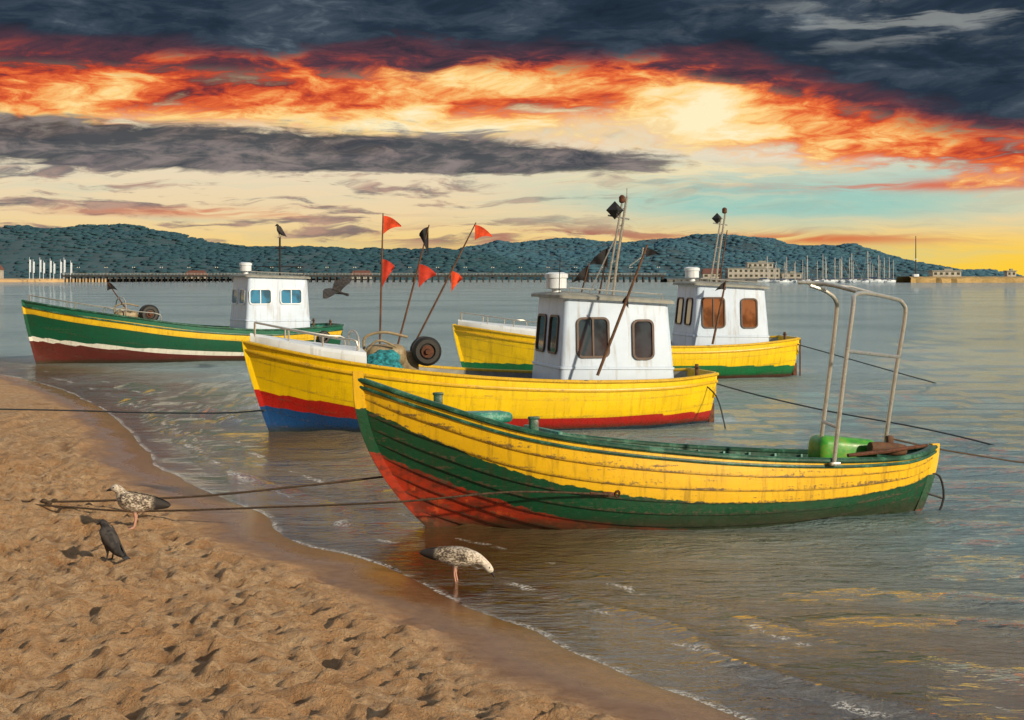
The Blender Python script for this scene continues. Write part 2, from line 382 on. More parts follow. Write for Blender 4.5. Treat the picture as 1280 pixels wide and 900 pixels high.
# slate deck on top
tm=g.ss(g.add(g.sub(de_,g.ss(a,.2,1.,.115,.075)),g.add(g.add(g.mul(nA,.40),g.mul(nD,.30)),g.mul(nC,.14))),-.045,.085)
tv=g.add(g.add(.40,g.mul(nA,1.7)),g.add(g.add(g.mul(nC,.8),g.mul(nB,.4)),g.mul(nD,.8)))
slate=g.ramp(tv,[(0.,C('1b2733')),(.35,C('283645')),(.6,C('3f4b58')),(.82,C('5f6b75')),(1.,C('97a09f'))])
slate=g.mix(g.m('MINIMUM',g.mul(blob(.85,.93,.33,.10,.1),g.ss(g.add(nA,nB),.0,.2)),.6),slate,C('9a9d9a'))
colr=g.mix(tm,colr,slate)
# higher sky: broken grey cloud over the physical sky, brighter toward the sunset
nish=g.n('ShaderNodeTexSky',sky_type='NISHITA',sun_disc=False,sun_elevation=math.radians(20),sun_rotation=math.radians(135))
nis=g.mix(1.,nish.outputs[0],(.10,.10,.10),'MULTIPLY')
cl=g.noise(dv,3.2,4,.6); up=g.mix(g.ss(cl,.35,.65,.45,.95),nis,g.mix(g.ss(cl,.4,.62),C('90a4b6'),C('e4e0d4')))
up=g.mix(1.,up,g.mix(g.ss(y,-.4,.6),(.42,.46,.53),(1.38,1.38,1.36)),'MULTIPLY')
colr=g.mix(g.ss(e,1.08,1.7),colr,up)
bg=g.n('ShaderNodeBackground',{'Color':colr,'Strength':1.}); out=g.n('ShaderNodeOutputWorld'); g.t.links.new(bg.outputs[0],out.inputs[0])

sv=Vector((.68,-.66,.36)).normalized()
ld=bpy.data.lights.new('sun','SUN'); ld.energy=4.9; ld.angle=math.radians(1.5); ld.color=(1.,.83,.60)
lo_=bpy.data.objects.new('sun',ld); lo_.rotation_euler=(-sv).to_track_quat('-Z','Y').to_euler(); lo_.location=(10,-20,15); COL.objects.link(lo_)

# ------------------------------------------------------------------ materials
YELB=C('e8c200'); RED=C('a43218')
m_hA=hull_mat('clinker_hull_paint',[RED,C('064429'),C('dcae08')],.22,.85,(.09,.06,.035),.65,.42,.6,.38)
m_hB=hull_mat('blue_red_yellow_hull_paint',[C('154478'),C('a81e16'),YELB],.02,.4,(.16,.11,.05),.4,.30,0,.12)
m_hC=hull_mat('green_white_red_hull_paint',[C('5b2520'),C('d9d9cf'),C('0b4f36'),C('d9b21c'),C('14604a')],.02,.4,(.1,.08,.05),.35,.34,0,.12)
m_hD=hull_mat('yellow_green_hull_paint',[C('7e2a20'),C('0f6a3c'),YELB],.02,.4,(.16,.11,.05),.4,.32,0,.12)
m_teal=pmat('worn_turquoise_paint',C('2a8474'),.5,0,.35,5,.6,.006,dirt=C('9abdaf'),dirt_amt=.6)
m_dgreen=pmat('dark_green_paint',C('17503c'),.45,0,.35,6,.5,.005,dirt=C('5d8a76'),dirt_amt=.5)
m_yel=pmat('yellow_paint',C('d6ad10'),.4,0,.2,6,.4,.004,dirt=C('6c5a38'),dirt_amt=.7)
m_white=pmat('white_paint',C('d3dde6'),.4,0,.06,4,.3,.003,dirt=C('8a8274'),streaks=.4)
m_bluewhite=pmat('pale_blue_white_paint',C('bccfe6'),.38,0,.06,1.5,.3,.003,dirt=C('8f8272'),streaks=.5)
m_gdeck=pmat('grey_deck',C('8b8d86'),.65,0,.2,5,.4,.004)
m_dark=pmat('black_rubber',C('1d1c1b'),.55,0,.3,12,.5,.004)
m_metal=pmat('galvanised_steel',C('c9c9c2'),.34,.75,.2,10,.25,.002,dirt=C('7a5b3c'),dirt_amt=.5)
m_rust=pmat('rusty_iron',C('5d3620'),.75,.2,.4,14,.6,.004)
m_wood=pmat('weathered_wood',C('5f4028'),.75,0,.35,10,.6,.005)
m_beige=pmat('beige_steel_paint',C('958667'),.5,.1,.3,8,.4,.004,dirt=C('5a3720'),dirt_amt=.8)
m_brown=pmat('brown_window_frame',C('4a352a'),.45,0,.2,10,.2,.002)
m_lime=pmat('bright_green_plastic',C('3f9a2e'),.4,0,.3,5,.3,.004,dirt=C('8a7a3a'),dirt_amt=.5)
m_orange=pmat('orange_flag_cloth',C('d8481c'),.8,0,.2,12,.5,.004)
m_redf=pmat('red_flag_cloth',C('b8321c'),.8,0,.2,12,.5,.004)
m_blackf=pmat('black_flag_cloth',C('17161a'),.8,0,.2,12,.5,.004)
m_rope=pmat('hemp_rope',C('4d3e2e'),.9,0,.4,40,.8,.004)
m_ropeb=pmat('blue_grey_rope',C('38424a'),.9,0,.4,40,.8,.004)
m_net=pmat('turquoise_net',C('2e9aa8'),.85,0,.5,16,1.,.02)
def glassmat(name,c):
    m,g=newmat(name); o=g.obj(); n=g.noise(o,2.5,3,.5)
    g.principled(g.mix(g.ss(n,.4,.6),c,tuple(k*.4 for k in c)),.06,0.,Coat_Weight=.8); return m
m_glass=glassmat('dark_window_glass',C('36454d')); m_glassb=glassmat('blue_window_glass',C('2b7fa6')); m_glassw=glassmat('warm_window_glass',C('8a5a3a'))

# ------------------------------------------------------------------ hull class
class Hull:
    def __init__(s,L,sheer,keel,beam,full,br,bp,sr,sp):
        s.L=L; s.zs=curve(sheer); s.zk=curve(keel); s.b=curve(beam); s.k=curve(full); s.br,s.bp,s.sr,s.sp=br,bp,sr,sp
    def pt(s,t,q,off=0.):
        zk,zs,b,k=s.zk(t),s.zs(t),max(s.b(t),0),s.k(t); ph=q*math.pi/2
        y=b*(k*math.sin(ph)**.85+(1-k)*q**1.1); zf=k*(1-math.cos(ph))+(1-k)*q
        xb=s.L/2-s.br*(1-q)**s.bp; xs=-s.L/2+s.sr*(1-q)**s.sp
        f=min(1,b/.25)
        return Vector((xs+(xb-xs)*t, max(0,y+off*f), zk+(zs-zk)*zf-(off*.25*f if off>0 else 0)))
    def q_at(s,t,z):
        lo,hi=0,1
        for _ in range(24):
            m=(lo+hi)/2
            if s.pt(t,m).z<z: lo=m
            else: hi=m
        return (lo+hi)/2
    def ts(s,n=72): return [.5-.5*math.cos(math.pi*i/n) for i in range(n+1)]
    def build(s,parent,strakes,paint,mats,inner=.3,lapth=.016,name='hull'):
        rows=[]
        for i in range(len(strakes)-1):
            a,b=strakes[i],strakes[i+1]; nn=4
            for j in range(nn+1):
                f=j/nn; rows.append((a+(b-a)*f, lapth*(1-f), 1. if j==0 else (.35 if j==1 else 0.)))
        half=rows
        T=s.ts(); vs=[];pa=[];lp=[];fs=[];mi=[]
        R=[( 1,)+r for r in half[::-1]]+[(-1,)+r for r in half]
        for t in T:
            for sg,q,off,l in R:
                p=s.pt(t,q,off); vs.append((p.x,sg*p.y,p.z)); pa.append(paint(t,q,p.z)); lp.append(l)
        n=len(R)
        for i in range(len(T)-1):
            for j in range(n-1):
                a=i*n+j; fs.append((a,a+1,a+n+1,a+n)); mi.append(0)
        if s.b(0)>.05: fs.append(tuple(range(n))); mi.append(0)
        qs=[1,.9,.75,.6,.45,inner]; 
        for sg in (1,-1):
            o=len(vs)
            for t in T:
                for q in qs:
                    p=s.pt(t,q,-.045); vs.append((p.x,sg*p.y,p.z)); pa.append(9.); lp.append(0)
            for i in range(len(T)-1):
                for j in range(len(qs)-1):
                    a=o+i*len(qs)+j; fs.append((a,a+1,a+len(qs)+1,a+len(qs))); mi.append(1)
        return mk(name,parent,vs,fs,mats,mi,True,28,{'paint':pa,'lap':lp})
    def deck(s,parent,t0,t1,drop,camber,mat,name='deck',inset=.03,n=30,abs_z=None):
        vs=[];fs=[]; m=7
        for i in range(n+1):
            t=t0+(t1-t0)*i/n; z=(s.zs(t)-drop) if abs_z is None else abs_z; q=s.q_at(t,z); p=s.pt(t,q); y=max(0,p.y-inset)
            for j in range(m):
                f=-1+2*j/(m-1); vs.append((p.x,f*y,z+camber*(1-f*f)))
        for i in range(n):
            for j in range(m-1):
                a=i*m+j; fs.append((a,a+1,a+m+1,a+m))
        return mk(name,parent,vs,fs,mat)
    def sweep(s,parent,q,w,h,dy,dz,mat,name,t0=0.,t1=1.,n=60,close_stern=False):
        mb=MB()
        for sg in (1,-1):
            P=[]
            for i in range(n+1):
                t=t0+(t1-t0)*(.5-.5*math.cos(math.pi*i/n)); p=s.pt(t,q); P.append(Vector((p.x,sg*p.y,p.z)))
            vs=[];fs=[]
            for i,p in enumerate(P):
                tg=(P[min(i+1,n)]-P[max(i-1,0)]); nrm=Vector((-tg.y,tg.x,0)).normalized()*-sg
                if nrm.y*sg<0: nrm=-nrm
                c=p+nrm*dy+Vector((0,0,dz))
                r=.3
                for (a,b) in ((-w/2,-h/2+h*r),(-w/2,h/2-h*r),(-w/2+w*.15,h/2),(w/2-w*.15,h/2),(w/2,h/2-h*r),(w/2,-h/2+h*r),(w/2-w*.15,-h/2),(-w/2+w*.15,-h/2)):
                    vs.append(c+nrm*a+Vector((0,0,b)))
            for i in range(n):
                for k in range(8):
                    a=i*8+k;b=i*8+(k+1)%8; fs.append((a,b,b+8,a+8))
            fs.append(tuple(range(8))); fs.append(tuple(range(n*8,n*8+8)))
            mb.add(vs,fs)
        return mb.obj(name,parent,mat)
    def stem(s,parent,t,w,d,mat,name,ext=.06):
        P=[s.pt(t,q) for q in np.linspace(0,1,16)]; P=[Vector((p.x,0,p.z)) for p in P]; P.append(P[-1]+(P[-1]-P[-2]).normalized()*ext)
        sg=1 if t>.5 else -1; vs=[];fs=[]
        for p in P:
            for a,b in ((-.05*sg,-w/2),(-.05*sg,w/2),(d*sg,w/2*.6),(d*sg,-w/2*.6)): vs.append((p.x+a,b,p.z))
        for i in range(len(P)-1):
            for k in range(4): a=i*4+k;b=i*4+(k+1)%4; fs.append((a,b,b+4,a+4))
        fs.append((0,1,2,3)); k=len(P)*4-4; fs.append((k,k+1,k+2,k+3))
        q=list(np.linspace(0,1,16))+[1]
        at={'paint':[s._paint(t,qq,p.z) for qq,p in zip(q,P) for _ in range(4)],'lap':[0]*len(vs)}
        return mk(name,parent,vs,fs,mat,None,False,attrs=at)

def rr(w,h,r,n=5):
    P=[]
    for cx,cy,a0 in ((w/2-r,h/2-r,0),(-w/2+r,h/2-r,90),(-w/2+r,-h/2+r,180),(w/2-r,-h/2+r,270)):
        for i in range(n+1):
            a=math.radians(a0+90*i/n); P.append((cx+r*math.cos(a),cy+r*math.sin(a)))
    return P
def window(parent,O,U,V,w,h,fm,gm,r=.07,fw=.035,split=False,mull=0):
    U=U.normalized(); N=U.cross(V).normalized(); V=N.cross(U)
    o=rr(w+2*fw,h+2*fw,r+fw); i_=rr(w,h,r); n=len(o)
    def P(p,d): return O+U*p[0]+V*p[1]+N*d
    vs=[P(p,-.01) for p in o]+[P(p,.028) for p in o]+[P(p,.028) for p in i_]+[P(p,-.01) for p in i_]; fs=[]
    for L in range(3):
        for k in range(n): a=L*n+k;b=L*n+(k+1)%n; fs.append((a,b,b+n,a+n))
    mb=MB(); mb.add(vs,fs)
    if split: mb.add([P(p,d) for d in (.006,.024) for p in ((-.014,-h/2),(.014,-h/2),(.014,h/2),(-.014,h/2))],[(4,5,6,7),(0,1,5,4),(2,3,7,6),(1,2,6,5),(3,0,4,7)])
    win=mk('window',parent,[P(p,.004) for p in rr(w+.01,h+.01,r)],[tuple(range(n))],gm,smooth=False)
    mb.obj('frame',win,fm); return win

def cabin(parent,x0,x1,wb,z0,x0t,x1t,wt,z1,wallm,roofm,wins_side,wins_front,fm,gm,slope=.0,gmf=None):
    """x0 aft, x1 fore"""
    n=5
    def loop(xa,xb,w,z,zf): return [(p[0]+(xa+xb)/2,p[1],z+(zf-z)*((p[0]+(xb-xa)/2)/(xb-xa))) for p in rr(xb-xa,2*w,.09,n)]
    A=loop(x0,x1,wb,z0,z0); B=loop(x0t,x1t,wt,z1,z1+slope); N=len(A); vs=A+B; fs=[(k,(k+1)%N,(k+1)%N+N,k+N) for k in range(N)]; fs.append(tuple(range(N,2*N)))
    cab=mk('cabin',parent,vs,fs,wallm,sharp=40)
    ov=.09; R0=loop(x0t-ov,x1t+ov*1.3,wt+ov,z1+.003,z1+slope+.003); R1=[(x,y,z+.045) for x,y,z in R0]; R2=loop(x0t-ov+.05,x1t+ov*1.3-.05,wt+ov-.05,z1+.075,z1+slope+.075); R3=loop(x0t+.2,x1t-.2,wt-.25,z1+.10,z1+slope+.10)
    vs=R0+R1+R2+R3; fs=[(L*N+k,L*N+(k+1)%N,(L+1)*N+(k+1)%N,(L+1)*N+k) for L in range(3) for k in range(N)]+[tuple(range(N))[::-1],tuple(range(3*N,4*N))]
    roof=mk('roof',cab,vs,fs,roofm,sharp=30)
    def ring(f,o): 
        return [(a[0]+(b[0]-a[0])*f+ (o if a[0]>(x0+x1)/2 else -o), (a[1]+(b[1]-a[1])*f)*(1+o/wb), a[2]+(b[2]-a[2])*f) for a,b in zip(A,B)]
    q0,q1,q2,q3=ring(.29,.004),ring(.295,.018),ring(.315,.018),ring(.32,.004); vs=q0+q1+q2+q3
    mk('moulding',cab,vs,[(L*N+k,L*N+(k+1)%N,(L+1)*N+(k+1)%N,(L+1)*N+k) for L in range(3) for k in range(N)],wallm,sharp=30)
    for sg in (1,-1):
        for (cx,zc,w,h,sp) in wins_side:
            f=(zc-z0)/(z1-z0); y=wb+(wt-wb)*f
            O=Vector((cx,sg*(y+.004),zc)); V=Vector((0,sg*(wt-wb),z1-z0)).normalized(); U=Vector((-sg,0,0))
            window(cab,O,U,V,w,h,fm,gm,split=sp)
    for (yc,zc,w,h) in wins_front:
        f=(zc-z0)/(z1+slope-z0); xx=x1+(x1t-x1)*f
        O=Vector((xx+.004,yc,zc)); V=Vector((x1t-x1,0,z1-z0)).normalized(); U=Vector((0,1,0))
        window(cab,O,U,V,w,h,fm,gmf or gm)
    MB().tube([(x0t+.1,wt-.05,z1+.07),(x0t+.1,wt-.05,z1+.16),(x1t-.1,wt-.05,z1+slope+.16),(x1t-.1,wt-.05,z1+slope+.07)],.014,6).obj('roof_rail',roof,m_metal)
    return cab

def boat_empty(cx,cy,adeg,label,heel=0.):
    e=empty('fishing_boat',(cx,cy,0),(math.radians(heel),0,math.pi+math.radians(adeg)),label,'boat'); 
    bpy.context.view_layer.update(); return e
def loc(boat,p): return boat.matrix_world.inverted()@Vector(p)

def foredeck(H,parent,t0,h,mat,inset=.1,n=22):
    vs=[];fs=[]; pr=[(1,-.02),(.985,h*.7),(.93,h),(.5,h+.04),(0,h+.055),(-.5,h+.04),(-.93,h),(-.985,h*.7),(-1,-.02)]; m=len(pr)
    for i in range(n+1):
        t=t0+(.992-t0)*i/n; p=H.pt(t,1); y=max(.02,p.y-inset); hh=1-.35*(i/n)
        for a,b in pr: vs.append((p.x-.03,a*y,p.z+b*hh))
    for i in range(n):
        for j in range(m-1): a=i*m+j; fs.append((a,a+1,a+m+1,a+m))
    fs.append(tuple(range(m))); fs.append(tuple(range(n*m,n*m+m)))
    return mk('foredeck',parent,vs,fs,mat,sharp=30)
def bow_rail(H,parent,t0,t1,h,mat,inset=.22,base=.15,r=.016):
    mb=MB()
    ts=np.linspace(t0,t1,7); 
    for sg in (1,-1):
        P=[]; 
        for t in ts:
            p=H.pt(float(t),1); P.append(Vector((p.x-.05,sg*max(.03,p.y-inset),p.z+h+base)))
        mb.tube([P[0]-Vector((0,0,h+.08))]+P,r,8,sub=3)
        for k in (2,4,6): mb.tube([P[k]-Vector((0,0,h+.06)),P[k]],r*.9)
    return mb.obj('bow_rail',parent,mat)
def net_hauler(parent,x,y,z,R=1.):
    b=MB().box((x+.62,y-.05,z-.06),(.62,.42,.34),bev=.12,seg=4).box((x+.25,y-.1,z-.25),(.3,.3,.5),bev=.04).box((x+.62,y-.05,z-.32),(.2,.2,.4),bev=.03)
    b.tube([(x+.95,y,z-.02),(x+.95,y,z+.22),(x+.65,y,z+.30),(x+.28,y,z+.22)],.022,8,sub=4).tube([(x+.5,y+.2,z+.08),(x+.8,y+.26,z+.18),(x+1.05,y+.2,z-.1)],.018,8,sub=4)
    hz=b.obj('net_hauler',parent,m_beige)
    MB().lathe((x,y-.18,z),(0,1,0),[(0,.1*R),(0.0,.2*R),(.03,.25*R),(.12,.27*R),(.2,.22*R),(.26,.27*R),(.36,.27*R),(.40,.22*R),(.40,.15*R),(.37,.13*R),(.37,.05)],24).obj('roller',hz,m_dark)
    MB().lathe((x,y+.17,z),(0,1,0),[(0,.1),(.05,.1),(.05,.05),(.10,.04)],14).obj('hub',hz,m_rust)
    return hz

# ================================================================== BOAT A (open clinker boat)
bA=boat_empty(1.49,14.42,12.5,'open clinker fishing boat, worn yellow, green and red paint, afloat',3.)
HA=Hull(6.05,[(0,.62),(.1,.55),(.25,.57),(.5,.69),(.75,.92),(.9,1.2),(1,1.42)],[(0,-.22),(.3,-.3),(.7,-.28),(.9,-.14),(1,-.04)],
 [(0,0),(.04,.25),(.12,.5),(.3,.8),(.5,.88),(.7,.78),(.85,.5),(.95,.2),(1,.0)],[(0,.1),(.2,.7),(.5,1),(.75,.75),(1,.0)],.74,2.1,.34,1.5)
def pA(t,q,z):
    a=.27+.25*min(1,t/.55)+.02*math.sin(t*9); b=.70+.13*max(0,(t-.4)/.6)**1.5
    if q<a: return q/a
    if q<b: return 1+(q-a)/(b-a)
    return 2+(q-b)/(1-b)
HA._paint=pA
HA.build(bA,[0,.15,.28,.40,.51,.61,.70,.79,.89,1],pA,[m_hA,m_dgreen],lapth=.020)
HA.sweep(bA,1,.085,.05,-.01,.015,m_dgreen,'gunwale')
HA.sweep(bA,.965,.03,.03,.012,0,m_dgreen,'rubbing_strake')
HA.stem(bA,1,.09,.05,m_hA,'stem_post',.09); HA.stem(bA,0,.08,.04,m_hA,'stern_post',.05)
HA.deck(bA,.70,.995,.03,.07,m_teal,'foredeck')
HA.deck(bA,.03,.70,0,0,m_dgreen,'floor',abs_z=.12)
HA.deck(bA,.02,.13,.06,.03,m_dgreen,'stern_deck')
p=HA.pt(.70,1); MB().box((p.x,0,p.z-.06),(.05,p.y*2-.12,.26),bev=.01).obj('bulkhead',bA,m_teal)
for tt in (.30,.52):
    p=HA.pt(tt,.93); MB().box((p.x,0,p.z-.06),(.24,p.y*2-.08,.04),bev=.008).obj('thwart',bA,m_wood)
for i in range(12):
    tt=.16+i*.045; mb=MB()
    for sg in (1,-1): 
        P=[HA.pt(tt,q,-.075) for q in (1,.9,.78,.66,.5)]; mb.tube([(p.x,sg*p.y,p.z-.01) for p in P],.018,5)
    mb.tube([(P[-1].x,P[-1].y,P[-1].z),(P[-1].x,-P[-1].y,P[-1].z)],.018,5)
    mb.obj('rib',bA,m_teal)
p=HA.pt(.80,1); MB().box((p.x,.05,p.z+.05),(.5,.5,.1),bev=.045,seg=4).obj('hatch',bA,m_teal)
for tt,sg in ((.86,-1),(.74,1)):
    p=HA.pt(tt,1); MB().box((p.x,sg*(p.y-.06),p.z+.06),(.085,.07,.2),bev=.012).box((p.x,sg*(p.y-.06),p.z+.15),(.1,.085,.03),bev=.01).obj('mooring_post',bA,m_dgreen)
def LA(*p): return loc(bA,p)
mb=MB(); r=.022
mb.tube([LA(3.13,14.0,.60),LA(3.24,14.05,1.45),LA(3.34,14.1,2.12),LA(3.38,14.2,2.23),LA(3.55,14.4,2.25),LA(3.95,14.9,2.19),LA(4.07,15.0,2.14),LA(4.10,15.02,2.0),LA(4.0,15.02,1.4),LA(3.88,15.02,.6)],r,10,sub=6)
mb.tube([LA(3.10,14.6,.5),LA(3.19,14.6,1.2),LA(3.29,14.62,2.0),LA(3.28,14.6,2.18),LA(3.17,14.55,2.27),LA(3.0,14.5,2.33)],r,10,sub=6)
mb.tube([LA(2.88,14.5,2.36),LA(3.15,14.48,2.345),LA(3.42,14.3,2.27)],r*.9,10,sub=4)
mb.tube([LA(2.98,14.5,2.35),LA(3.45,14.62,2.31),LA(3.9,14.9,2.2)],r*.8,8)
mb.tube([LA(3.28,14.08,1.69),LA(4.04,15.02,1.58)],r*.9,8)
mb.tube([LA(3.17,14.02,.95),LA(3.15,14.6,.95)],r*.8,8)
for q in ((3.13,14.0,.60),(3.88,15.02,.62)): mb.box(LA(*q),(.1,.1,.03),bev=.005)
mb.obj('hauling_frame',bA,m_metal)
c=LA(3.38,14.72,.63); MB().box(c,(.66,.36,.30),bev=.09,seg=4,R=Matrix.Rotation(math.radians(-6),3,'Y').to_4x4()).obj('engine_cover',bA,m_lime)
c=LA(3.78,14.55,.66); MB().lathe(c+Vector((-.2,0,0)),(1,.1,.1),[(0,.03),(0,.055),(.1,.065),(.3,.065),(.4,.055),(.4,.03)],14).box(c+Vector((-.05,-.02,.07)),(.07,.08,.16),bev=.02).obj('net_roller',bA,m_wood)
MB().tube([LA(3.3,14.15,.66),LA(3.75,14.35,.68),LA(4.25,14.75,.69)],[.018,.022,.016],8).obj('tiller',bA,m_rust)
MB().tube([(-2.93,.02,.36),(-3.06,.02,.33),(-3.10,.02,.1),(-3.0,.02,-.12)],.012,8,sub=3).tube([(-2.9,.02,.16),(-3.08,.02,.10)],.011).obj('rudder_bracket',bA,m_dark)
q=HA.pt(.63,.72); MB().tube([(q.x-.09+.02*math.cos(k),q.y+.03+.012*math.sin(k),q.z+.03*math.sin(k)) for k in np.linspace(0,6.28,12)],.010,8).box((q.x-.02,q.y+.012,q.z),(.14,.03,.05),bev=.01).tube([(q.x,q.y+.04,q.z),(q.x+.18,q.y+.05,q.z+.02)],.012,6).obj('mooring_eye',bA,m_rust)

# ================================================================== decked boats
def cabin_boat(cx,cy,ang,label,H,paint,hm,stk,cab_args,gw,gwm,fd,wallm,roofm,hauler,mastpts,fm,gm,gmf=None,drum=None,inner=m_gdeck,fdmat=None,brail=True,drop=.28):
    b=boat_empty(cx,cy,ang,label); H._paint=paint
    H.build(b,stk,paint,[hm,inner],lapth=.002)
    H.sweep(b,1,gw,.05,-.01,.015,gwm,'gunwale',close_stern=True)
    H.sweep(b,.93,.035,.045,.012,0,gwm,'rubbing_strake')
    H.stem(b,1,.08,.03,hm,'stem_post',.05)
    H.deck(b,.0,.97,drop,.03,m_gdeck,'deck')
    p0=H.pt(0,1); MB().box((p0.x+.03,0,p0.z-.16),(.05,p0.y*2-.04,.42),bev=.015).obj('transom',b,gwm)
    if fd: foredeck(H,b,fd[0],fd[1],fdmat or m_white,inset=.09)
    if brail: bow_rail(H,b,fd[0]+.02 if fd else .8,.985,.18,m_metal,base=fd[1]*.8 if fd else 0)
    cab=cabin(b,*cab_args[0],wallm,roofm,cab_args[1],cab_args[2],fm,gm,cab_args[3],gmf)
    if hauler: net_hauler(b,*hauler)
    return b,cab
pBlines=lambda t:(.03+.42*max(0,(t-.45)/.55)**1.6+.03*(1-t), .17+.47*max(0,(t-.4)/.6)**1.6+.03*(1-t))
def mkpaint(lines,zmin=-.4):
    def f(t,q,z):
        L=[zmin]+list(lines(t))+[2.2]
        for i in range(len(L)-1):
            if z<L[i+1]: return i+(z-L[i])/(L[i+1]-L[i])
        return len(L)-1.
    return f
stk=list(np.linspace(0,1,7))
HB=Hull(7.6,[(0,.82),(.15,.76),(.4,.80),(.67,.97),(.85,1.17),(1,1.4)],[(0,-.25),(.3,-.35),(.7,-.33),(.92,-.22),(1,-.12)],
 [(0,.62),(.05,.85),(.15,1.05),(.4,1.2),(.6,1.17),(.78,.95),(.9,.58),(.97,.22),(1,.0)],[(0,.7),(.3,1),(.6,.95),(.8,.6),(1,.0)],.46,1.25,.12,1.2)
caB=((-3.0,-1.02,.88,.5,-2.90,-1.14,.78,1.98),[(-1.60,1.46,.48,.58,True),(-2.44,1.42,.30,.58,False)],[(.36,1.5,.44,.56),(-.36,1.5,.44,.56)],.11)
bB,cabB=cabin_boat(-.47,23.25,14.5,'yellow fishing boat, white wheelhouse, red stripe, blue bottom, moored in shallows',HB,mkpaint(pBlines),m_hB,stk,caB,.09,m_yel,(.77,.2),m_bluewhite,m_gdeck,(1.02,.35,1.26,.85),None,m_brown,m_glass)
HD=Hull(8.4,[(0,.92),(.2,.80),(.5,.80),(.75,.98),(1,1.27)],[(0,-.25),(.3,-.35),(.7,-.33),(.92,-.22),(1,-.1)],
 [(0,.65),(.05,.9),(.15,1.1),(.4,1.25),(.6,1.22),(.78,1.0),(.9,.62),(.97,.25),(1,.0)],[(0,.7),(.3,1),(.6,.95),(.8,.6),(1,.0)],.35,1.3,.15,1.2)
caD=((-3.4,-1.38,.88,.5,-3.28,-1.56,.78,2.14),[(-1.95,1.58,.52,.68,True),(-2.85,1.56,.36,.66,False)],[(.36,1.6,.42,.6),(-.36,1.6,.42,.6)],.10)
bD,cabD=cabin_boat(2.75,34.9,11.,'yellow fishing boat with green waterline and white wheelhouse, moored farther out',HD,mkpaint(lambda t:(.07+.06*t,.26+.14*t)),m_hD,stk,caD,.09,m_yel,(.76,.2),m_bluewhite,m_gdeck,None,None,m_brown,m_glassw,m_glass)
HC=Hull(9.2,[(0,.97),(.25,.88),(.5,1.03),(.75,1.36),(.9,1.58),(1,1.76)],[(0,-.25),(.3,-.35),(.7,-.33),(.92,-.22),(1,-.1)],
 [(0,.7),(.05,.95),(.15,1.15),(.4,1.35),(.6,1.3),(.78,1.05),(.9,.66),(.97,.27),(1,.0)],[(0,.7),(.3,1),(.6,.95),(.8,.6),(1,.0)],.42,1.3,.15,1.2)
def linesC(t):
    z=HC.zs(t); return (.12+.58*t**2.2, .16+.60*t**2.2, z-.34+.02*t, z-.17)
caC=((-3.55,-1.5,.88,.6,-3.45,-1.62,.80,2.38),[(-1.98,1.86,.62,.40,True),(-2.92,1.86,.62,.40,True)],[(.38,1.86,.5,.40),(-.38,1.86,.5,.40)],.06)
bC,cabC=cabin_boat(-9.55,42.25,27.,'green fishing boat with yellow band, white stripe and white wheelhouse',HC,mkpaint(linesC),m_hC,stk,caC,.09,m_dgreen,None,m_bluewhite,m_gdeck,(1.2,.4,1.38),None,m_white,m_glassb,inner=m_teal,brail=False)
HC.deck(bC,.72,.99,.06,.05,m_teal,'foredeck'); bow_rail(HC,bC,.62,.985,.2,m_metal,inset=.1,base=0.,r=.014)

def drum(boat,x,y,z,s=1.):
    d=MB().lathe((x,y,z),(0,0,1),[(0,.09),(0.02,.09),(.12,.07),(.14,.17),(.30,.17),(.31,.19),(.37,.19),(.40,.12)],20); return d.obj('radar_drum',boat,m_white)
drum(bB,-1.22,.05,2.10); drum(bD,-1.65,.1,2.28); drum(bC,-1.75,.1,2.48)
def L_(b,*p): return loc(b,p)
def reflector(boat,p,s=.14):
    p=Vector(p); v=[p+Vector(d)*s for d in ((1,0,0),(-1,0,0),(0,1,0),(0,-1,0),(0,0,1),(0,0,-1))]
    f=[(a,b,c) for a in (0,1) for b in (2,3) for c in (4,5)]
    return mk('radar_reflector',boat,v,f,m_dark,smooth=False)
mb=MB(); y0=23.3
mb.tube([L_(bB,1.62,y0,2.0),L_(bB,1.70,y0,2.7),L_(bB,1.86,y0,3.72)],.022).tube([L_(bB,1.50,y0,2.0),L_(bB,1.62,y0,2.7),L_(bB,1.78,y0,3.62)],.018)
for f in (.25,.42,.6,.78,.95): mb.tube([L_(bB,1.53+.27*f,y0,2.0+1.6*f),L_(bB,1.64+.2*f,y0,2.02+1.6*f)],.012,6)
mb.tube([L_(bB,1.55,y0,3.42),L_(bB,1.9,y0,3.36)],.014).tube([L_(bB,1.86,y0,3.72),L_(bB,1.86,y0,3.86)],.008)
mb.tube([L_(bB,1.2,y0,2.05),L_(bB,1.74,y0,3.2)],.010,6).tube([L_(bB,1.9,y0,2.6),L_(bB,2.1,y0,2.75),L_(bB,2.12,y0,2.9)],.012,6)
mast=mb.obj('mast',bB,m_metal)
MB().lathe(L_(bB,1.78,y0,3.62),(0,0,1),[(0,.03),(.02,.05),(.10,.05),(.13,.02)],12).obj('lamp',mast,m_rust)
reflector(bB,L_(bB,1.66,y0-.05,3.50),.15)
MB().tube([L_(bB,.75,23.0,2.1),L_(bB,.77,23.0,2.78)],.007,6).obj('antenna',bB,m_dark)
mb=MB(); y0=35.1
mb.tube([L_(bD,4.95,y0,2.1),L_(bD,5.05,y0,3.0),L_(bD,5.20,y0,3.98)],.026).tube([L_(bD,4.8,y0,2.1),L_(bD,4.95,y0,3.0),L_(bD,5.1,y0,3.9)],.02)
for f in (.2,.4,.6,.8): mb.tube([L_(bD,4.83+.27*f,y0,2.1+1.75*f),L_(bD,4.98+.2*f,y0,2.12+1.75*f)],.012,6)
mb.tube([L_(bD,4.9,y0,3.75),L_(bD,5.25,y0,3.7)],.014)
mast=mb.obj('mast',bD,m_metal)
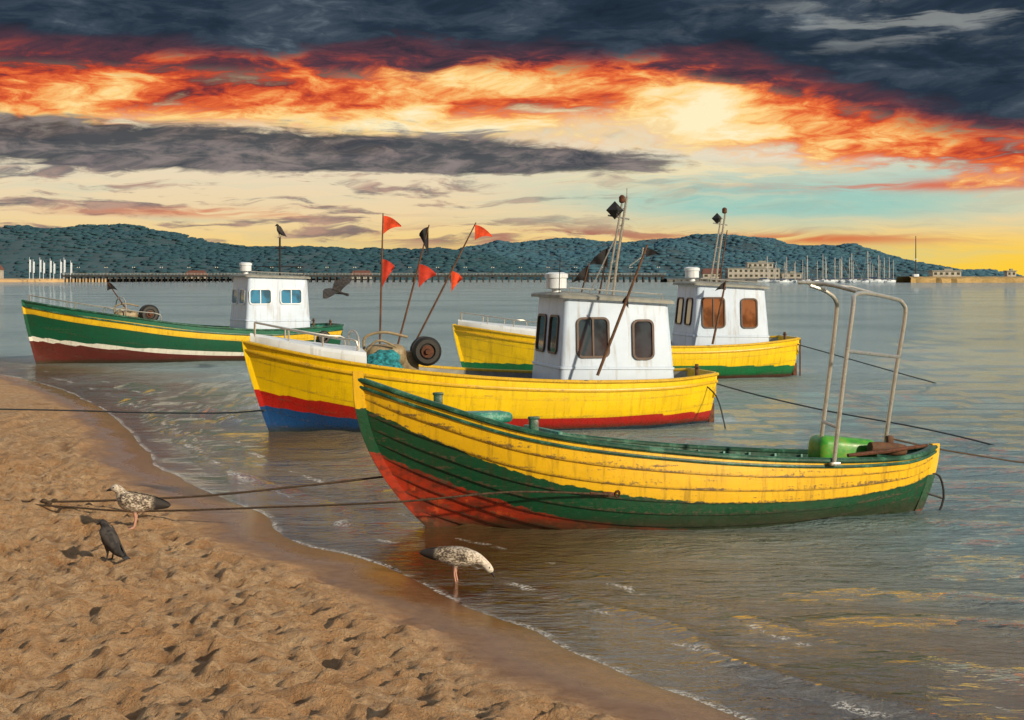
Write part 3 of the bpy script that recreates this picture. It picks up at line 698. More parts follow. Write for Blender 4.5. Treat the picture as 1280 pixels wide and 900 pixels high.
MB().lathe(L_(bD,5.18,y0,3.98),(0,0,1),[(0,.03),(.02,.06),(.12,.06),(.15,.02)],12).obj('lamp',mast,m_rust)
reflector(bD,L_(bD,5.0,y0,3.86),.14)
mb=MB(); y0=42.8
mb.tube([L_(bC,-6.9,y0,2.45),L_(bC,-6.9,y0,3.62)],.03).tube([L_(bC,-7.6,y0,2.5),L_(bC,-7.6,y0,2.75),L_(bC,-6.2,y0,2.75),L_(bC,-6.2,y0,2.5)],.015,6).tube([L_(bC,-7.05,y0,3.3),L_(bC,-6.75,y0,3.3)],.02)
mb.obj('mast',bC,m_dark)
for b_,H_ in ((bB,HB),(bD,HD),(bC,HC)):
    p=H_.pt(.03,1)
    for sg in (1,-1): MB().tube([(p.x+.15,sg*(p.y-.1),p.z-.2),(p.x+.15,sg*(p.y-.1),p.z+.2)],.03,10).tube([(p.x+.15,sg*(p.y-.18),p.z+.14),(p.x+.15,sg*(p.y-.0),p.z+.14)],.02,8).obj('stern_bollard',b_,m_wood)
p=HB.pt(.01,.5); MB().box((p.x-.12,.0,.25),(.06,.06,.8),bev=.01).box((p.x-.2,0,.05),(.25,.04,.5),bev=.01).obj('rudder',bB,m_rust)
p=HD.pt(.01,.5); MB().box((p.x-.12,.0,.25),(.06,.06,.9),bev=.01).box((p.x-.22,0,.05),(.25,.04,.5),bev=.01).tube([(p.x-.1,.2,.9),(p.x-.35,.2,.9),(p.x-.35,.2,-.1),(p.x-.75,.2,-.08)],.02).obj('rudder',bD,m_rust)
MB().tube([(1.9,-.6,.9),(1.9,-.6,1.75),(1.9,.6,1.75),(1.9,.6,.9)],.02,8,sub=4).obj('grab_rail',bC,m_metal)
MB().tube([(2.1,-.5,.9),(2.1,-.5,1.5),(2.1,.5,1.5),(2.1,.5,.9)],.02,8,sub=4).obj('grab_rail',bB,m_metal)
def tyre(parent,x,y,z,R=.2):
    return MB().lathe((x,y-.06,z),(0,1,0),[(0,R*.55),(0,R*.85),(.03,R),(.10,R),(.13,R*.85),(.13,R*.55),(.02,R*.5)],20).obj('tyre_fender',parent,m_dark)
p=HC.pt(.08,.9); tyre(bC,p.x,p.y+.05,p.z-.12)

# ------------------------------------------------------------------ fishing marker poles with flags
def flag(parent,P,d,L,Hh,mat,ph):
    vs=[];fs=[]; n=9; m=5
    for i in range(n):
        f=i/(n-1)
        for j in range(m):
            g_=j/(m-1); hh=Hh*(1-f*.93)
            v=Vector(P)+Vector(d)*(L*f)+Vector((0,0,-g_*hh-f*f*L*.55))+Vector((0,1,0))*(.05*math.sin(f*7+ph+g_*2)*f)
            vs.append(v)
    for i in range(n-1):
        for j in range(m-1): a=i*m+j; fs.append((a,a+1,a+m+1,a+m))
    return mk('flag',parent,vs,fs,mat,fixn=False,sharp=0)
def marker(base,tip,flags,label,polem=m_wood,r=.016):
    B=Vector(base); T=Vector(tip)-B; e=empty('marker_pole',B,(0,0,0),label,'flag pole','fishing marker poles carried on the boats')
    MB().tube([(0,0,0),T*.5+Vector((0,0,-.01)),T],[r,r,r*.6],8,sub=3).obj('pole',e,polem)
    for (f,d,L,Hh,mat,ph) in flags: flag(e,T*f,d,L,Hh,mat,ph)
    return e
marker((-2.12,23.0,1.0),(-2.06,23.0,3.44),[(.985,(1,0,0),.29,.30,m_orange,0.),(.70,(1,0,0),.20,.46,m_redf,1.)],'wooden marker pole with two orange pennants standing in the yellow boat')
marker((-1.92,23.1,1.0),(-1.33,23.1,3.26),[(.985,(-.8,0,0),.19,.46,m_blackf,.5),(.72,(1,0,0),.28,.38,m_redf,2.)],'leaning marker pole with black and red pennants in the yellow boat')
marker((-1.75,23.2,1.0),(-.58,23.2,3.30),[(.985,(1,0,-.1),.28,.25,m_orange,1.),(.66,(.9,0,0),.2,.34,m_orange,2.5)],'long leaning marker pole with orange pennants in the yellow boat')
marker((1.25,24.2,1.0),(1.62,24.2,2.95),[(.98,(-1,0,-.3),.30,.34,m_blackf,1.)],'marker pole with black pennant beside the wheelhouse')
marker((.85,24.2,1.0),(1.3,24.2,2.66),[(.98,(-1,0,-.5),.26,.30,m_blackf,0.)],'marker pole with black pennant beside the wheelhouse')
marker((1.32,22.25,.9),(2.10,22.35,2.92),[(.97,(1,0,.15),.22,.14,m_blackf,0.),(.62,(-.7,0,-.3),.14,.22,m_blackf,2.)],'dark marker pole leaning on the white wheelhouse wall',m_wood,.024)
marker((1.5,24.0,1.0),(1.85,24.0,3.25),[],'bare leaning pole beside the wheelhouse',m_wood,.018)
marker((4.72,33.9,.85),(5.05,34.0,2.35),[(.98,(-1,0,-.3),.24,.2,m_blackf,0.)],'dark marker pole leaning on the far wheelhouse',m_wood,.028)
marker((4.95,35.8,1.0),(5.35,35.8,3.6),[],'bare leaning pole beside the far wheelhouse',m_wood,.02)
marker((-10.9,41.8,1.1),(-11.75,41.8,2.30),[(1.,(.8,0,-.1),.36,.26,m_blackf,0.)],'short pole with black pennant on the green boat',m_rust,.02)

def heap(name,c,r,mat,label,cat,seed):
    bm=bmesh.new(); bmesh.ops.create_icosphere(bm,subdivisions=5,radius=1.)
    co=np.array([v.co[:] for v in bm.verts]); 
    k=1+.30*fbm(co[:,0]*2+9,co[:,1]*2+co[:,2]*2.3+9,4,seed)+.1*np.abs(fbm(co[:,0]*9+30,co[:,2]*9+co[:,1]*7+30,3,seed+2))
    vs=[Vector((p[0]*r[0]*q,p[1]*r[1]*q,max(-.3,p[2])*r[2]*q)) for p,q in zip(co,k)]
    bm.verts.index_update(); fs=[[v.index for v in f.verts] for f in bm.faces]; bm.free()
    ob=mk(name,None,vs,fs,mat,sharp=0); ob.location=c; top(ob,label,cat); return ob
heap('fishing_net',(-2.02,22.35,1.03),(.32,.3,.24),m_net,'heap of turquoise fishing net on the yellow boat','fishing net',40)
def crate(c,rz,mat,label):
    e=empty('fish_crate',c,(0,0,rz),label,'crate','plastic fish crates on the boats')
    mb=MB().box((0,0,.02),(.6,.4,.03)).box((0,.19,.13),(.6,.02,.24),bev=.006).box((0,-.19,.13),(.6,.02,.24),bev=.006).box((.29,0,.13),(.02,.36,.24),bev=.006).box((-.29,0,.13),(.02,.36,.24),bev=.006)
    mb.obj('tray',e,mat); MB().box((0,.205,.235),(.56,.014,.03)).box((0,-.205,.235),(.56,.014,.03)).obj('rim',e,mat)
crate((-8.6,42.2,.72),.5,m_lime,'green plastic fish crate on the green boat')

# ------------------------------------------------------------------ ropes
def rope(pts,r,mat,label,sub=8):
    P=[Vector(p) for p in pts]; o=P[0].copy(); P=[p-o for p in P]
    ob=MB().tube(P,r,7,sub=sub).obj('mooring_rope',None,mat,sharp=0); ob.location=o; top(ob,label,'rope','mooring ropes of the boats'); return ob
q=bA.matrix_world@(HA.pt(.63,.72)+Vector((-.02,.06,0)))
def gz(x,y,o=.02): return ground_z(x,y)+o
rope([q,(0,13.35,.42),(-1.0,13.3,.34),(-2.2,13.55,.25),(-3.6,13.9,gz(-3.6,13.9,.08)),(-4.4,14.1,gz(-4.4,14.1,.06)),(-5.3,14.2,gz(-5.3,14.2,.06)),(-6.6,14.3,gz(-6.6,14.3,.03)),(-8,14.4,gz(-8,14.4,-.03))],.010,m_rope,'thin mooring rope from the clinker boat to the beach')
rope([(-1.2,13.98,.48),(-2.0,14.05,.38),(-3.0,14.12,.27),(-4.0,14.2,.21),(-4.6,14.25,gz(-4.6,14.25,.08)),(-5.4,14.3,gz(-5.4,14.3,.05)),(-8,14.6,gz(-8,14.6,-.03))],.011,m_rope,'thin mooring rope from the boat bow to the beach')
MB_=MB()
for k in range(5): MB_.ball((.05*k-.1,.01*math.sin(k*2),.012*math.cos(k*3)),(.034,.026,.022),8)
kn=MB_.obj('rope_knot',None,m_rope); kn.location=(-4.62,14.22,gz(-4.62,14.22,.08)); top(kn,'thick knot joining the two mooring ropes on the sand','rope knot')
rope([(3.9,15.05,.74),(4.6,15.7,.55),(5.4,16.5,.36),(6.2,17.3,.18),(7.2,18.3,.0),(8,19,-.15)],.010,m_rope,'mooring rope running from the clinker boat stern into the sea')
rope([(3.05,24.1,.75),(3.9,23.6,.52),(4.9,22.6,.33),(6.0,21.6,.18),(6.7,21.0,.05),(7.4,20.3,-.12)],.012,m_ropeb,'mooring rope from the yellow boat stern into the sea')
rope([(3.05,23.6,.74),(3.3,23.3,.5),(3.4,23.1,.1),(3.42,23.0,-.1)],.012,m_ropeb,'mooring rope from the yellow boat stern into the sea')
rope([(6.75,35.1,.85),(7.8,34.5,.55),(9.0,33.6,.2),(10,32.9,-.08)],.014,m_ropeb,'mooring rope from the far yellow boat stern into the sea')
rope([(-3.82,22.30,.36),(-4.6,22.8,.27),(-6.0,23.4,.22),(-7.4,24.,max(.2,gz(-7.4,24.,.05))),(-9.2,24.6,gz(-9.2,24.6,.05)),(-11,25,gz(-11,25,-.03))],.013,m_ropeb,'mooring rope from the yellow boat bow to the beach')

# ------------------------------------------------------------------ birds
def bird_mat(name,kind):
    m,g=newmat(name); o=g.obj(); x,y,z=g.sep(o); sp=g.noise(g.comb(g.mul(x,.6),y,z),95,3,.6); so=g.noise(o,22,3,.5)
    if kind=='gull':
        body=g.mix(g.ss(g.add(g.mul(sp,.8),g.mul(so,.2)),.42,.56),C('cdc3b4'),C('75685a'))
        legs=g.ss(z,.155,.125); col=g.mix(g.mul(legs,g.ss(x,.12,.08)),body,C('b88a78'))
        hd=g.m('MAXIMUM',g.mul(g.ss(x,.12,.17),g.ss(z,.20,.25)),g.ss(x,.185,.225)); col=g.mix(g.mul(hd,.55),col,C('ddd5c8'))
    elif kind=='wing':
        body=g.mix(g.ss(g.add(g.mul(sp,.8),g.mul(so,.2)),.42,.54),C('b8ad9c'),C('51463d')); col=g.mix(g.ss(x,-.12,-.18),body,C('26211f'))
    else:
        col=g.mix(g.ss(so,.4,.6),C('1d1b1e'),C('3c3836'))
    g.principled(col,.75,0.,g.bump(sp,.5,.004)); return m
m_gull=bird_mat('gull_plumage','gull'); m_gwing=bird_mat('gull_wing_plumage','wing'); m_crow=bird_mat('dark_plumage','crow')
m_beak=pmat('dark_beak',C('2b2522'),.4,0,.1,20,.1,.001); m_eye=pmat('bird_eye',C('080808'),.15,0,.0,20,0,.001)
def skinbody(name,parent,rings,legs,mat,vox=.0065,spread=.03):
    mb=MB(); n=16; vs=[];fs=[]
    R=[]
    for i in range(len(rings)-1):
        for k in range(4):
            p=[np.array(rings[max(i-1,0)]),np.array(rings[i]),np.array(rings[i+1]),np.array(rings[min(i+2,len(rings)-1)])]; t=k/4
            R.append(.5*((2*p[1])+(p[2]-p[0])*t+(2*p[0]-5*p[1]+4*p[2]-p[3])*t*t+(3*p[1]-p[0]-3*p[2]+p[3])*t**3))
    R.append(np.array(rings[-1]))
    for i,r in enumerate(R):
        a=R[min(i+1,len(R)-1)]-R[max(i-1,0)]; tx,tz=a[0],a[1]; L=math.hypot(tx,tz) or 1; nx,nz=-tz/L,tx/L
        for k in range(n):
            an=2*math.pi*k/n; vs.append((r[0]+nx*math.sin(an)*max(r[3],.002),math.cos(an)*max(r[2],.002),r[1]+nz*math.sin(an)*max(r[3],.002)))
    for i in range(len(R)-1):
        for k in range(n): a=i*n+k;b=i*n+(k+1)%n; fs.append((a,b,b+n,a+n))
    fs.append(tuple(range(n))[::-1]); fs.append(tuple(range((len(R)-1)*n,len(R)*n))); mb.add(vs,fs)
    for sg in (1,-1):
        hip,knee,foot=legs; y=spread*sg
        mb.tube([(hip[0],y,hip[1]),(knee[0],y,knee[1]),(foot[0],y,.01)],[.022,.0085,.0075],8,sub=2)
        for a in (-.5,0,.5): mb.tube([(foot[0],y,.009),(foot[0]+.05*math.cos(a),y+.05*math.sin(a),.006)],[.008,.005],6)
    ob=mb.obj(name,parent,mat,smooth=True,sharp=0)
    md=ob.modifiers.new('r','REMESH'); md.mode='VOXEL'; md.voxel_size=vox; md.use_smooth_shade=True
    sm=ob.modifiers.new('s','SMOOTH'); sm.iterations=2
    dg=bpy.context.evaluated_depsgraph_get(); me=bpy.data.meshes.new_from_object(ob.evaluated_get(dg)); ob.modifiers.clear(); ob.data=me
    return ob
def wing_fold(parent,pts,mat,y0,sg,h):
    vs=[];fs=[]; P=cr([Vector((p[0],0,p[1])) for p in pts],5); n=len(P); m=7
    for i,p in enumerate(P):
        f=i/(n-1); hh=h*math.sin(math.pi*min(1,(.12+f*.88))**.8)**.7+.004; yy=y0*(1-.75*f**1.6)
        for j in range(m):
            a=-1+2*j/(m-1); vs.append((p.x,sg*(yy*(1-.28*a*a)+.006*(1-a*a)),p.z+a*hh))
    N=len(vs)
    vs+=[(v[0],v[1]-sg*.012,v[2]) for v in vs]
    for i in range(n-1):
        for j in range(m-1):
            a=i*m+j; fs.append((a,a+1,a+m+1,a+m)); fs.append((a+N,a+m+N,a+m+1+N,a+1+N))
    for i in range(n-1):
        for j in (0,m-1): a=i*m+j; fs.append((a,a+m,a+m+N,a+N))
    return mk('wing',parent,vs,fs,mat,sharp=50)
def bird(loc_,rz,rings,legs,head,beak,wing,label,cat,name,mb_,mw,sc=1.,tail=None,vox=.0065,wh=.058):
    e=empty(name,loc_,(0,0,rz),label,cat); e.scale=(sc,)*3
    body=skinbody('body',e,rings,legs,mb_,vox)
    hx,hz,hr=head
    MB().tube([(beak[0][0],0,beak[0][1]),(beak[1][0],0,beak[1][1]),(beak[2][0],0,beak[2][1])],[.013,.010,.003],8,sub=2).obj('beak',body,m_beak)
    for sg in (1,-1):
        MB().ball((hx+.008,sg*hr*.88,hz+.006),.0055,8).obj('eye',body,m_eye)
        wing_fold(body,wing,mw,.088 if cat=='gull' else .072,sg,wh)
    if tail:
        (x0,z0),(x1,z1)=tail
        mk('tail',body,[(x0,-.02,z0),(x0,.02,z0),(x1,.034,z1),(x1,-.034,z1),(x0,-.02,z0-.012),(x0,.02,z0-.012),(x1,.034,z1-.006),(x1,-.034,z1-.006)],[(0,1,2,3),(4,5,6,7),(0,1,5,4),(2,3,7,6),(1,2,6,5),(0,3,7,4)],m_beak)
    return e
gull_r=[(.188,.318,.006,.006),(.175,.325,.022,.023),(.15,.33,.033,.034),(.125,.315,.035,.036),(.105,.285,.045,.048),(.07,.235,.072,.072),(.0,.205,.084,.078),(-.08,.20,.070,.062),(-.16,.205,.043,.036),(-.22,.21,.02,.014)]
legsG=((-.0,.16),(-.012,.09),(.005,.01))
x0,y0=-3.42,13.05
bird((x0,y0,surf_z(x0,y0)),math.radians(186),gull_r,legsG,(.155,.335,.033),((.18,.322),(.205,.318),(.224,.308)),[(.09,.25),(.02,.235),(-.1,.215),(-.2,.20),(-.285,.185)],'speckled grey-brown young gull standing on the sand','gull','gull',m_gull,m_gwing,1.12,((-.15,.205),(-.275,.185)))
feed_r=[(.282,.104,.005,.005),(.272,.114,.019,.021),(.252,.134,.030,.031),(.228,.160,.032,.033),(.20,.182,.036,.037),(.165,.200,.045,.047),(.12,.210,.062,.060),(.07,.212,.076,.072),(-.01,.215,.082,.076),(-.09,.22,.068,.058),(-.16,.23,.043,.034),(-.22,.24,.02,.014)]
bird((-.44,11.42,-.03),math.radians(-10),feed_r,legsG,(.254,.138,.030),((.274,.106),(.288,.084),(.294,.064)),[(.10,.225),(.02,.232),(-.1,.232),(-.2,.235),(-.285,.24)],'speckled grey-brown young gull feeding in the shallow wash','gull','gull',m_gull,m_gwing,1.04,((-.15,.232),(-.27,.245)),wh=.050)
crow_r=[(.105,.285,.006,.006),(.098,.292,.02,.02),(.08,.297,.028,.029),(.06,.28,.030,.032),(.045,.25,.042,.045),(.02,.21,.06,.062),(-.01,.165,.066,.066),(-.05,.125,.052,.05),(-.09,.09,.032,.026),(-.13,.06,.016,.010)]
x0,y0=-3.19,11.42
legsC=((0,.12),(-.008,.06),(.005,.01)); wC=[(.035,.235),(.0,.19),(-.05,.14),(-.1,.095),(-.16,.055)]
bird((x0,y0,surf_z(x0,y0)),math.radians(150),crow_r,legsC,(.084,.3,.028),((.1,.29),(.125,.285),(.145,.275)),wC,'dark grey crow standing upright on the sand','crow','crow',m_crow,m_crow,1.0,((-.09,.09),(-.19,.035)))
mt=bC.matrix_world@loc(bC,(-6.9,42.8,3.62))
bird((mt.x,mt.y,3.60),math.radians(150),crow_r,legsC,(.084,.3,.028),((.1,.29),(.125,.285),(.145,.275)),wC,'dark bird perched on top of the boat mast','crow','crow',m_crow,m_crow,1.3,((-.09,.09),(-.19,.035)),vox=.009)
# flying crow
e=empty('crow',(-4.35,35.5,2.08),(math.radians(-22),math.radians(-14),math.radians(160)),'dark crow gliding low over the water','crow'); e.scale=(1.05,)*3
bod=MB(); rings=[(.24,0,.004),(.20,.0,.03),(.15,.0,.04),(.05,-.01,.06),(-.08,0,.05),(-.2,0,.025),(-.34,0,.035),(-.36,0,.002)]
bod.tube([(a_,0,b_) for a_,b_,c_ in rings],[c_ for a_,b_,c_ in rings],12,sub=0); body=bod.obj('body',e,m_crow)
for sg in (1,-1):
    vs=[(.10,0,.02),(.16,.2,.12),(.10,.42,.16),(-.04,.66,.12),(-.10,.60,.10),(-.14,.42,.10),(-.12,.2,.07),(-.10,0,.0)]
    vs=[(a_,sg*b_,c_) for a_,b_,c_ in vs]; vs+=[(a_,b_,c_-.012) for a_,b_,c_ in vs]
    fs=[(0,1,6,7),(1,2,5,6),(2,3,4,5),(8,15,14,9),(9,14,13,10),(10,13,12,11)]+[(i,(i+1)%8,(i+1)%8+8,i+8) for i in range(8)]
    mk('wing',body,vs,fs,m_crow,smooth=False)

# ------------------------------------------------------------------ hills and forest
def ridge(yr,depth,prof,off,seed):
    U=np.array([p[0] for p in prof],float); Vv=np.array([p[1] for p in prof],float)
    xs=(U-640)/1800*yr; hs=np.maximum((348-Vv)/1800*yr-off,2)
    X=np.linspace(xs[0],xs[-1],260); F=np.linspace(0,1.6,40)
    gx,gf=np.meshgrid(X,F); H=np.interp(gx,xs,hs); 
    shp=np.where(gf<1,np.sin(np.minimum(gf,1)*math.pi/2)**.9,1-.6*(gf-1))
    z=H*shp*(1+.40*fbm(gx/170,gf*2.5,3,seed)*(gf<.97))*(1+.07*fbm(gx/60,gf*0+3,3,seed+3))-1.
    return X,yr-depth+gf*depth,z,gx,H,xs,hs
m_hill=pmat('haze_tinted_hill_ground',C('34505a'),.95,0,.2,.02,.2,.5)  # blue-grey base colour has the aerial haze painted in, no volume
def build_ridge(yr,depth,prof,off,seed,count,label):
    X,gy_,z,gx,H,xs,hs=ridge(yr,depth,prof,off,seed)
    ny,nx=z.shape; idx=np.arange(nx*ny).reshape(ny,nx)
    f=np.stack([idx[:-1,:-1],idx[:-1,1:],idx[1:,1:],idx[1:,:-1]],-1).reshape(-1,4)
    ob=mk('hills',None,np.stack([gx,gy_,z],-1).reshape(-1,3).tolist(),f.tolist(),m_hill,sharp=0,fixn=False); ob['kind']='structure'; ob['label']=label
    r=np.random.default_rng(seed); px=r.uniform(xs[0],xs[-1],count); pf=r.uniform(0,1.05,count)
    fi=np.clip(pf/1.6*(ny-1),0,ny-2); xi=np.clip((px-xs[0])/(xs[-1]-xs[0])*(nx-1),0,nx-2)
    pz=z[fi.astype(int),xi.astype(int)]; py=yr-depth+pf*depth
    return px,py,pz
def forest(P,mat,label,size,seed):
    px,py,pz=P; r=np.random.default_rng(seed)
    bm=bmesh.new(); bmesh.ops.create_icosphere(bm,subdivisions=2,radius=1.); bm.verts.index_update()
    ico=np.array([v.co[:] for v in bm.verts]); fc=np.array([[v.index for v in f.verts] for f in bm.faces]); bm.free()
    n=len(px); sc=r.uniform(.5,1.3,n)*size
    jit=r.uniform(.7,1.25,(n,len(ico),1)); co=ico[None]*jit*sc[:,None,None]*np.array([1.6,1.2,.62])
    co+=np.stack([px,py,pz+sc*.25],-1)[:,None,:]
    F=(fc[None]+(np.arange(n)*len(ico))[:,None,None]).reshape(-1,3); co=co.reshape(-1,3)
    me=bpy.data.meshes.new('forest'); me.vertices.add(len(co)); me.vertices.foreach_set('co',co.ravel()); me.loops.add(F.size); me.loops.foreach_set('vertex_index',F.ravel())
    me.polygons.add(len(F)); me.polygons.foreach_set('loop_start',np.arange(0,F.size,3)); me.polygons.foreach_set('loop_total',np.full(len(F),3)); me.polygons.foreach_set('use_smooth',np.ones(len(F),bool))
    at=me.attributes.new('tint','FLOAT','POINT'); at.data.foreach_set('value',np.repeat(r.random(n),len(ico)).astype(np.float32))
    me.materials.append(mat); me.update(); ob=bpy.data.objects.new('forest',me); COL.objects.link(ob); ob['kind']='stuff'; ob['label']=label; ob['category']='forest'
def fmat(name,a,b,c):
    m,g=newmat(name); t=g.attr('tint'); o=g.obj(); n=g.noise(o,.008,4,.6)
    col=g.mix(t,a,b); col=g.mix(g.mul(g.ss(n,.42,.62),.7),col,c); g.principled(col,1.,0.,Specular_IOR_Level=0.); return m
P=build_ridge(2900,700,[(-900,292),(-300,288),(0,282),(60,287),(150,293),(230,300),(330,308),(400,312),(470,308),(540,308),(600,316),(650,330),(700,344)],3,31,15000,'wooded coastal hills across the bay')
forest(P,fmat('near_haze_tinted_foliage',C('324e58'),C('385560'),C('34505e')),'dense wood covering the coastal hills',4.4,1)  # foliage colours shifted to blue to paint in distance haze
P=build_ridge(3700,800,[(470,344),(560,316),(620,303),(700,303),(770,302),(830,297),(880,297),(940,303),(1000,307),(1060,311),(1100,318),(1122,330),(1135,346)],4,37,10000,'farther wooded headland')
forest(P,fmat('far_haze_tinted_foliage',C('3d5c6c'),C('436472'),C('406275')),'distant wood on the headland',5.2,2)  # paler, bluer foliage: more haze painted into the colour
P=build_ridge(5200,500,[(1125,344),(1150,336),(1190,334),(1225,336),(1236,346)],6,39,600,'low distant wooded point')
forest(P,fmat('distant_haze_tinted_foliage',C('486a7a'),C('4e7080'),C('4b6d7d')),'very distant wood on a low point',7.,3)  # palest foliage, strongest haze painted into the base colours

m_fs=pmat('pale_far_sand',C('c9a878'),.9,0,.2,.05,.2,.1); m_stone=pmat('tan_mole_stone',C('b79a62'),.85,0,.3,.3,.4,.1,dirt=C('6b5a3c'),dirt_amt=.6)
def strip(name,x0,x1,y0,y1,zt,mat,label,seed):
    n=120; vs=[];fs=[]; r=random.Random(seed)
    for i in range(n+1):
        x=x0+(x1-x0)*i/n; j=r.uniform(-.12,.12)*zt
        vs+=[(x,y0+r.uniform(-2,2),-.6),(x,y0+2+r.uniform(-1,1),zt*.7+j),(x,y0+6,zt+j*.4),(x,y1,zt),(x,y1+4,-.6)]
    for i in range(n):
        for k in range(4): a=i*5+k; fs.append((a,a+1,a+6,a+5))
    o=mk(name,None,vs,fs,mat,sharp=30); o['kind']='structure'; o['label']=label; return o
strip('far_beach',-1500,-262,930,2300,2.2,m_fs,'pale sandy shore across the bay',1)
mole=strip('harbour_mole',222,560,800,830,3.4,m_stone,'tan stone harbour breakwater',2)
quay=strip('harbour_quay',95,235,880,920,2.4,pmat('grey_quay',C('5f605c'),.8,0,.3,.3,.3,.1),'grey harbour quay',3)

e=empty('pier',(-92,900,0),(0,0,0),'long wooden seaside pier on many piles','pier')
m_pier=pmat('dark_pier_timber',C('3c3b38'),.85,0,.3,.5,.3,.02); m_pw=pmat('white_pier_rail',C('a9a9a2'),.7,0,.2,1,.2,.01)
MB().box((0,0,4.1),(376,9,.7)).box((0,-4.2,3.6),(376,.4,.5)).obj('deck',e,m_pier)
mb=MB().box((0,-4.3,5.6),(376,.14,.16)).box((0,-4.3,5.0),(376,.1,.1))
for i in range(180): mb.box((-187+i*2.09,-4.3,5.),(.14,.12,1.2))
mb.obj('railing',e,m_pw)
pile=None
for i in range(94):
    if pile is None:
        pile=MB().box((-186,-3.9,1.6),(.8,.8,4.6)).box((-186,3.6,1.6),(.8,.8,4.6)).box((-186,0,3.2),(.5,8,.5)).obj('pile',e,m_pier)
    else:
        o=pile.copy(); o.location.x=i*4.0; COL.objects.link(o); o.parent=e
m_glob=pmat('lamp_globe_glass',C('d9d6c4'),.3,0,.1,4,.1,.01)
le=empty('street_lamp',(-270,896.5,4.45),(0,0,0),'tall lamp post standing on the pier','street lamp','lamps along the pier')
pl=MB().tube([(0,0,0),(0,0,4.6)],[.16,.09],8).box((0,0,.3),(.5,.5,.6),bev=.1).box((0,0,4.5),(1.4,.1,.1)).obj('post',le,m_pier); gl_=MB().ball((-.65,0,4.8),.32,8).ball((.65,0,4.8),.32,8).obj('lamp_head',le,m_glob)
for i in range(1,22):
    l2=le.copy(); l2.location.x=-270+i*17.2; COL.objects.link(l2)
    for ch_ in (pl,gl_): c2=ch_.copy(); COL.objects.link(c2); c2.parent=l2
fe=empty('flag_pole',(-310,925,2.0),(0,0,0),'tall white pole with a long banner on the far beach','flag pole','banner poles on the far beach')
fa=MB().tube([(0,0,0),(0,0,14)],[.2,.12],8).obj('pole',fe,m_white); fb=MB().box((.6,0,8.4),(.9,.06,8.),bev=.02).obj('banner',fe,m_white)
for i in range(1,9):
    f2=fe.copy(); f2.location=( -310+i*3.0-(i%2),925+i,2.0); f2.scale=(1,1,.8+.2*((i*7)%5)/4); COL.objects.link(f2)
    for ch_ in (fa,fb): c2=ch_.copy(); COL.objects.link(c2); c2.parent=f2
m_wall=pmat('pale_render',C('a9a79f'),.8,0,.15,.3,.2,.02); m_roof=pmat('red_roof_tiles',C('6a443a'),.85,0,.2,.5,.3,.05); m_gwin=glassmat('house_window_glass',C('33414a'))
def house(x,y,z,w,dp,st,label,flat=False,wm=None):
    e=empty('building',(x,y,z),(0,0,0),label,'building'); h=st*3.0; wm=wm or m_wall
    wall=MB().box((0,0,h/2),(w,dp,h)).obj('wall',e,wm,smooth=False)
    if flat: MB().box((0,0,h+.25),(w+1,dp+1,.5)).box((w*.1,0,h+1.0),(w*.3,dp*.4,1.0)).obj('roof',e,m_gdeck,smooth=False)
    else:
        a=w/2+.6;b=dp/2+.6; mk('roof',e,[(-a,-b,h),(a,-b,h),(a,b,h),(-a,b,h),(-a*.8,0,h+dp*.35),(a*.8,0,h+dp*.35)],[(0,1,5,4),(2,3,4,5),(0,4,3),(1,2,5),(0,1,2,3)],m_roof,smooth=False)
    n=max(2,int(w/3.2))
    for s_ in range(st):
        for k in range(n): MB().box((-w/2+(k+.5)*w/n,-dp/2-.03,s_*3.0+1.7),(w/n*.5,.08,1.4)).obj('window',wall,m_gwin,smooth=False)
house(150,900,2.4,32,14,2,'long white harbour clubhouse with terraces',True); house(155,903,8.9,16,9,1,'pale upper storey pavilion above the clubhouse',True)
house(174,900,2.4,12,10,1,'pale harbour building beside the clubhouse',True); house(125,902,2.4,12,9,1,'low pale harbour shed',False)
house(245,815,3.4,16,8,1,'low harbour office on the breakwater',True); house(300,818,3.4,9,7,1,'small hut on the breakwater',False); house(283,818,3.4,5,5,1,'small kiosk on the breakwater',True)
house(-348,960,2.2,14,12,2,'pale beachside house under the wooded hill'); house(-372,985,2.2,18,12,2,'beachside house with a dark red roof')
house(-230,2200,1.5,30,20,2,'distant white hotel below the wood'); house(-480,2190,1.5,30,20,2,'distant pale house below the hill')
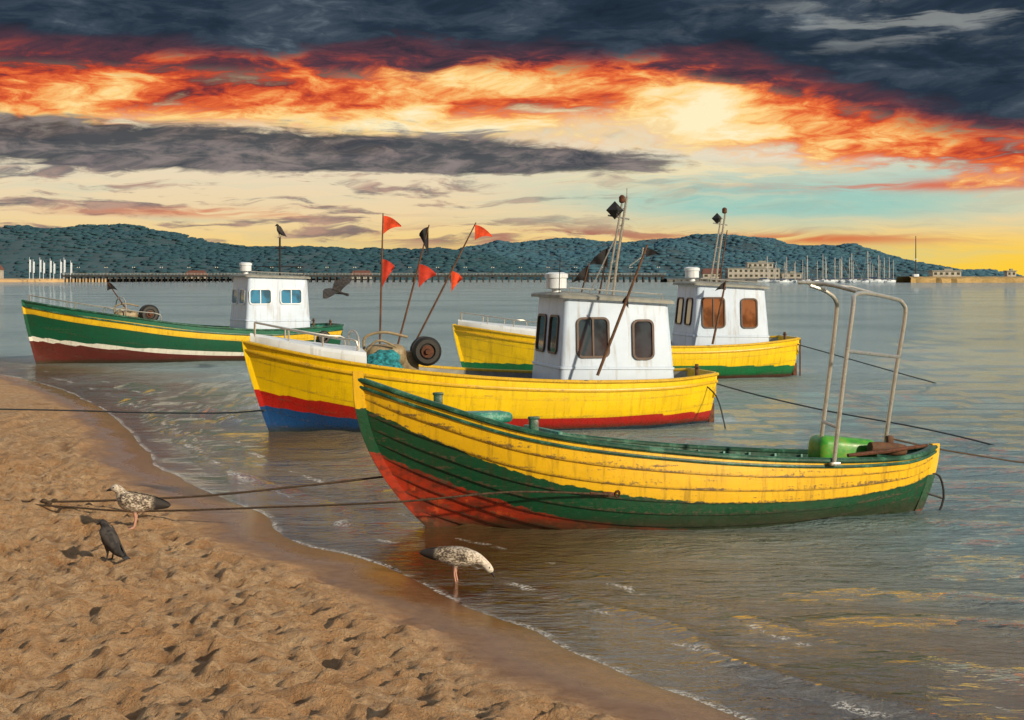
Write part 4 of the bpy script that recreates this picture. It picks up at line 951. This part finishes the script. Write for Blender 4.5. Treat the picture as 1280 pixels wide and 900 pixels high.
le=empty('beacon_mast',(226,806,3.2),(0,0,0),'tall thin mast with a small platform at the harbour mouth','mast'); MB().tube([(0,0,0),(0,0,23)],[.4,.2],8).obj('pole',le,m_pier); MB().box((0,0,10),(2.,1.,.3)).box((0,0,.8),(3,3,1.6),bev=.3).obj('platform',le,m_white)
hs_=Hull(10,[(0,1.1),(.5,1.0),(1,1.5)],[(0,-.2),(.5,-.4),(1,-.1)],[(0,1.1),(.4,1.6),(.8,1.0),(1,0)],[(0,.7),(.5,1),(1,0)],1.2,1.2,.2,1.)
hs_._paint=lambda t,q,z:2.
m_mast=pmat('pale_aluminium_mast',C('b9b9b4'),.5,.1,.1,2,.1,.01)
proto=empty('sailing_yacht',(150,852,0),(0,0,0),'white sailing yacht with bare mast moored in the marina','sailing yacht','yachts moored in the marina')
hh=hs_.build(proto,[0,.5,1],hs_._paint,[m_white,m_white],lapth=.0); dk=hs_.deck(proto,0,1,.05,.1,m_white); cb=MB().box((.3,0,1.35),(4.2,1.8,.7),bev=.2).obj('cabin',proto,m_white)
mm=MB().tube([(1,0,1),(1,0,15.5)],[.22,.16],6).tube([(.1,0,10),(1.9,0,10)],.08,6).tube([(4.8,0,1.4),(1,0,15)],.03,4).tube([(-4.8,0,1.2),(1,0,15.4)],.03,4).obj('mast',proto,m_mast); bm_=MB().tube([(1,0,2.4),(-3.6,0,2.4)],.28,8).obj('boom',proto,pmat('blue_sail_cover',C('2b4468'),.8))
parts=[hh,dk,cb,mm,bm_]; rr_=random.Random(5)
for i in range(1,34):
    s2=proto.copy(); xx=150+i*2.25; s2.location=(xx+rr_.uniform(-1,1),846+rr_.uniform(-10,12),0); s2.rotation_euler=(0,0,rr_.choice([1.57,-1.57,1.45,.3,2.8])); k=rr_.uniform(.62,1.1); s2.scale=(k,k,k*rr_.uniform(.85,1.15)); COL.objects.link(s2)
    for p_ in parts: c2=p_.copy(); COL.objects.link(c2); c2.parent=s2

# ------------------------------------------------------------------ camera
cd=bpy.data.cameras.new('camera'); cd.sensor_width=36; cd.lens=36*1800/1280; cd.shift_y=-102/1280; cd.clip_end=20000; cd.clip_start=.1
cam=bpy.data.objects.new('camera',cd); cam.location=(0,0,2.4); cam.rotation_euler=(math.pi/2,0,0); COL.objects.link(cam); scene.camera=cam
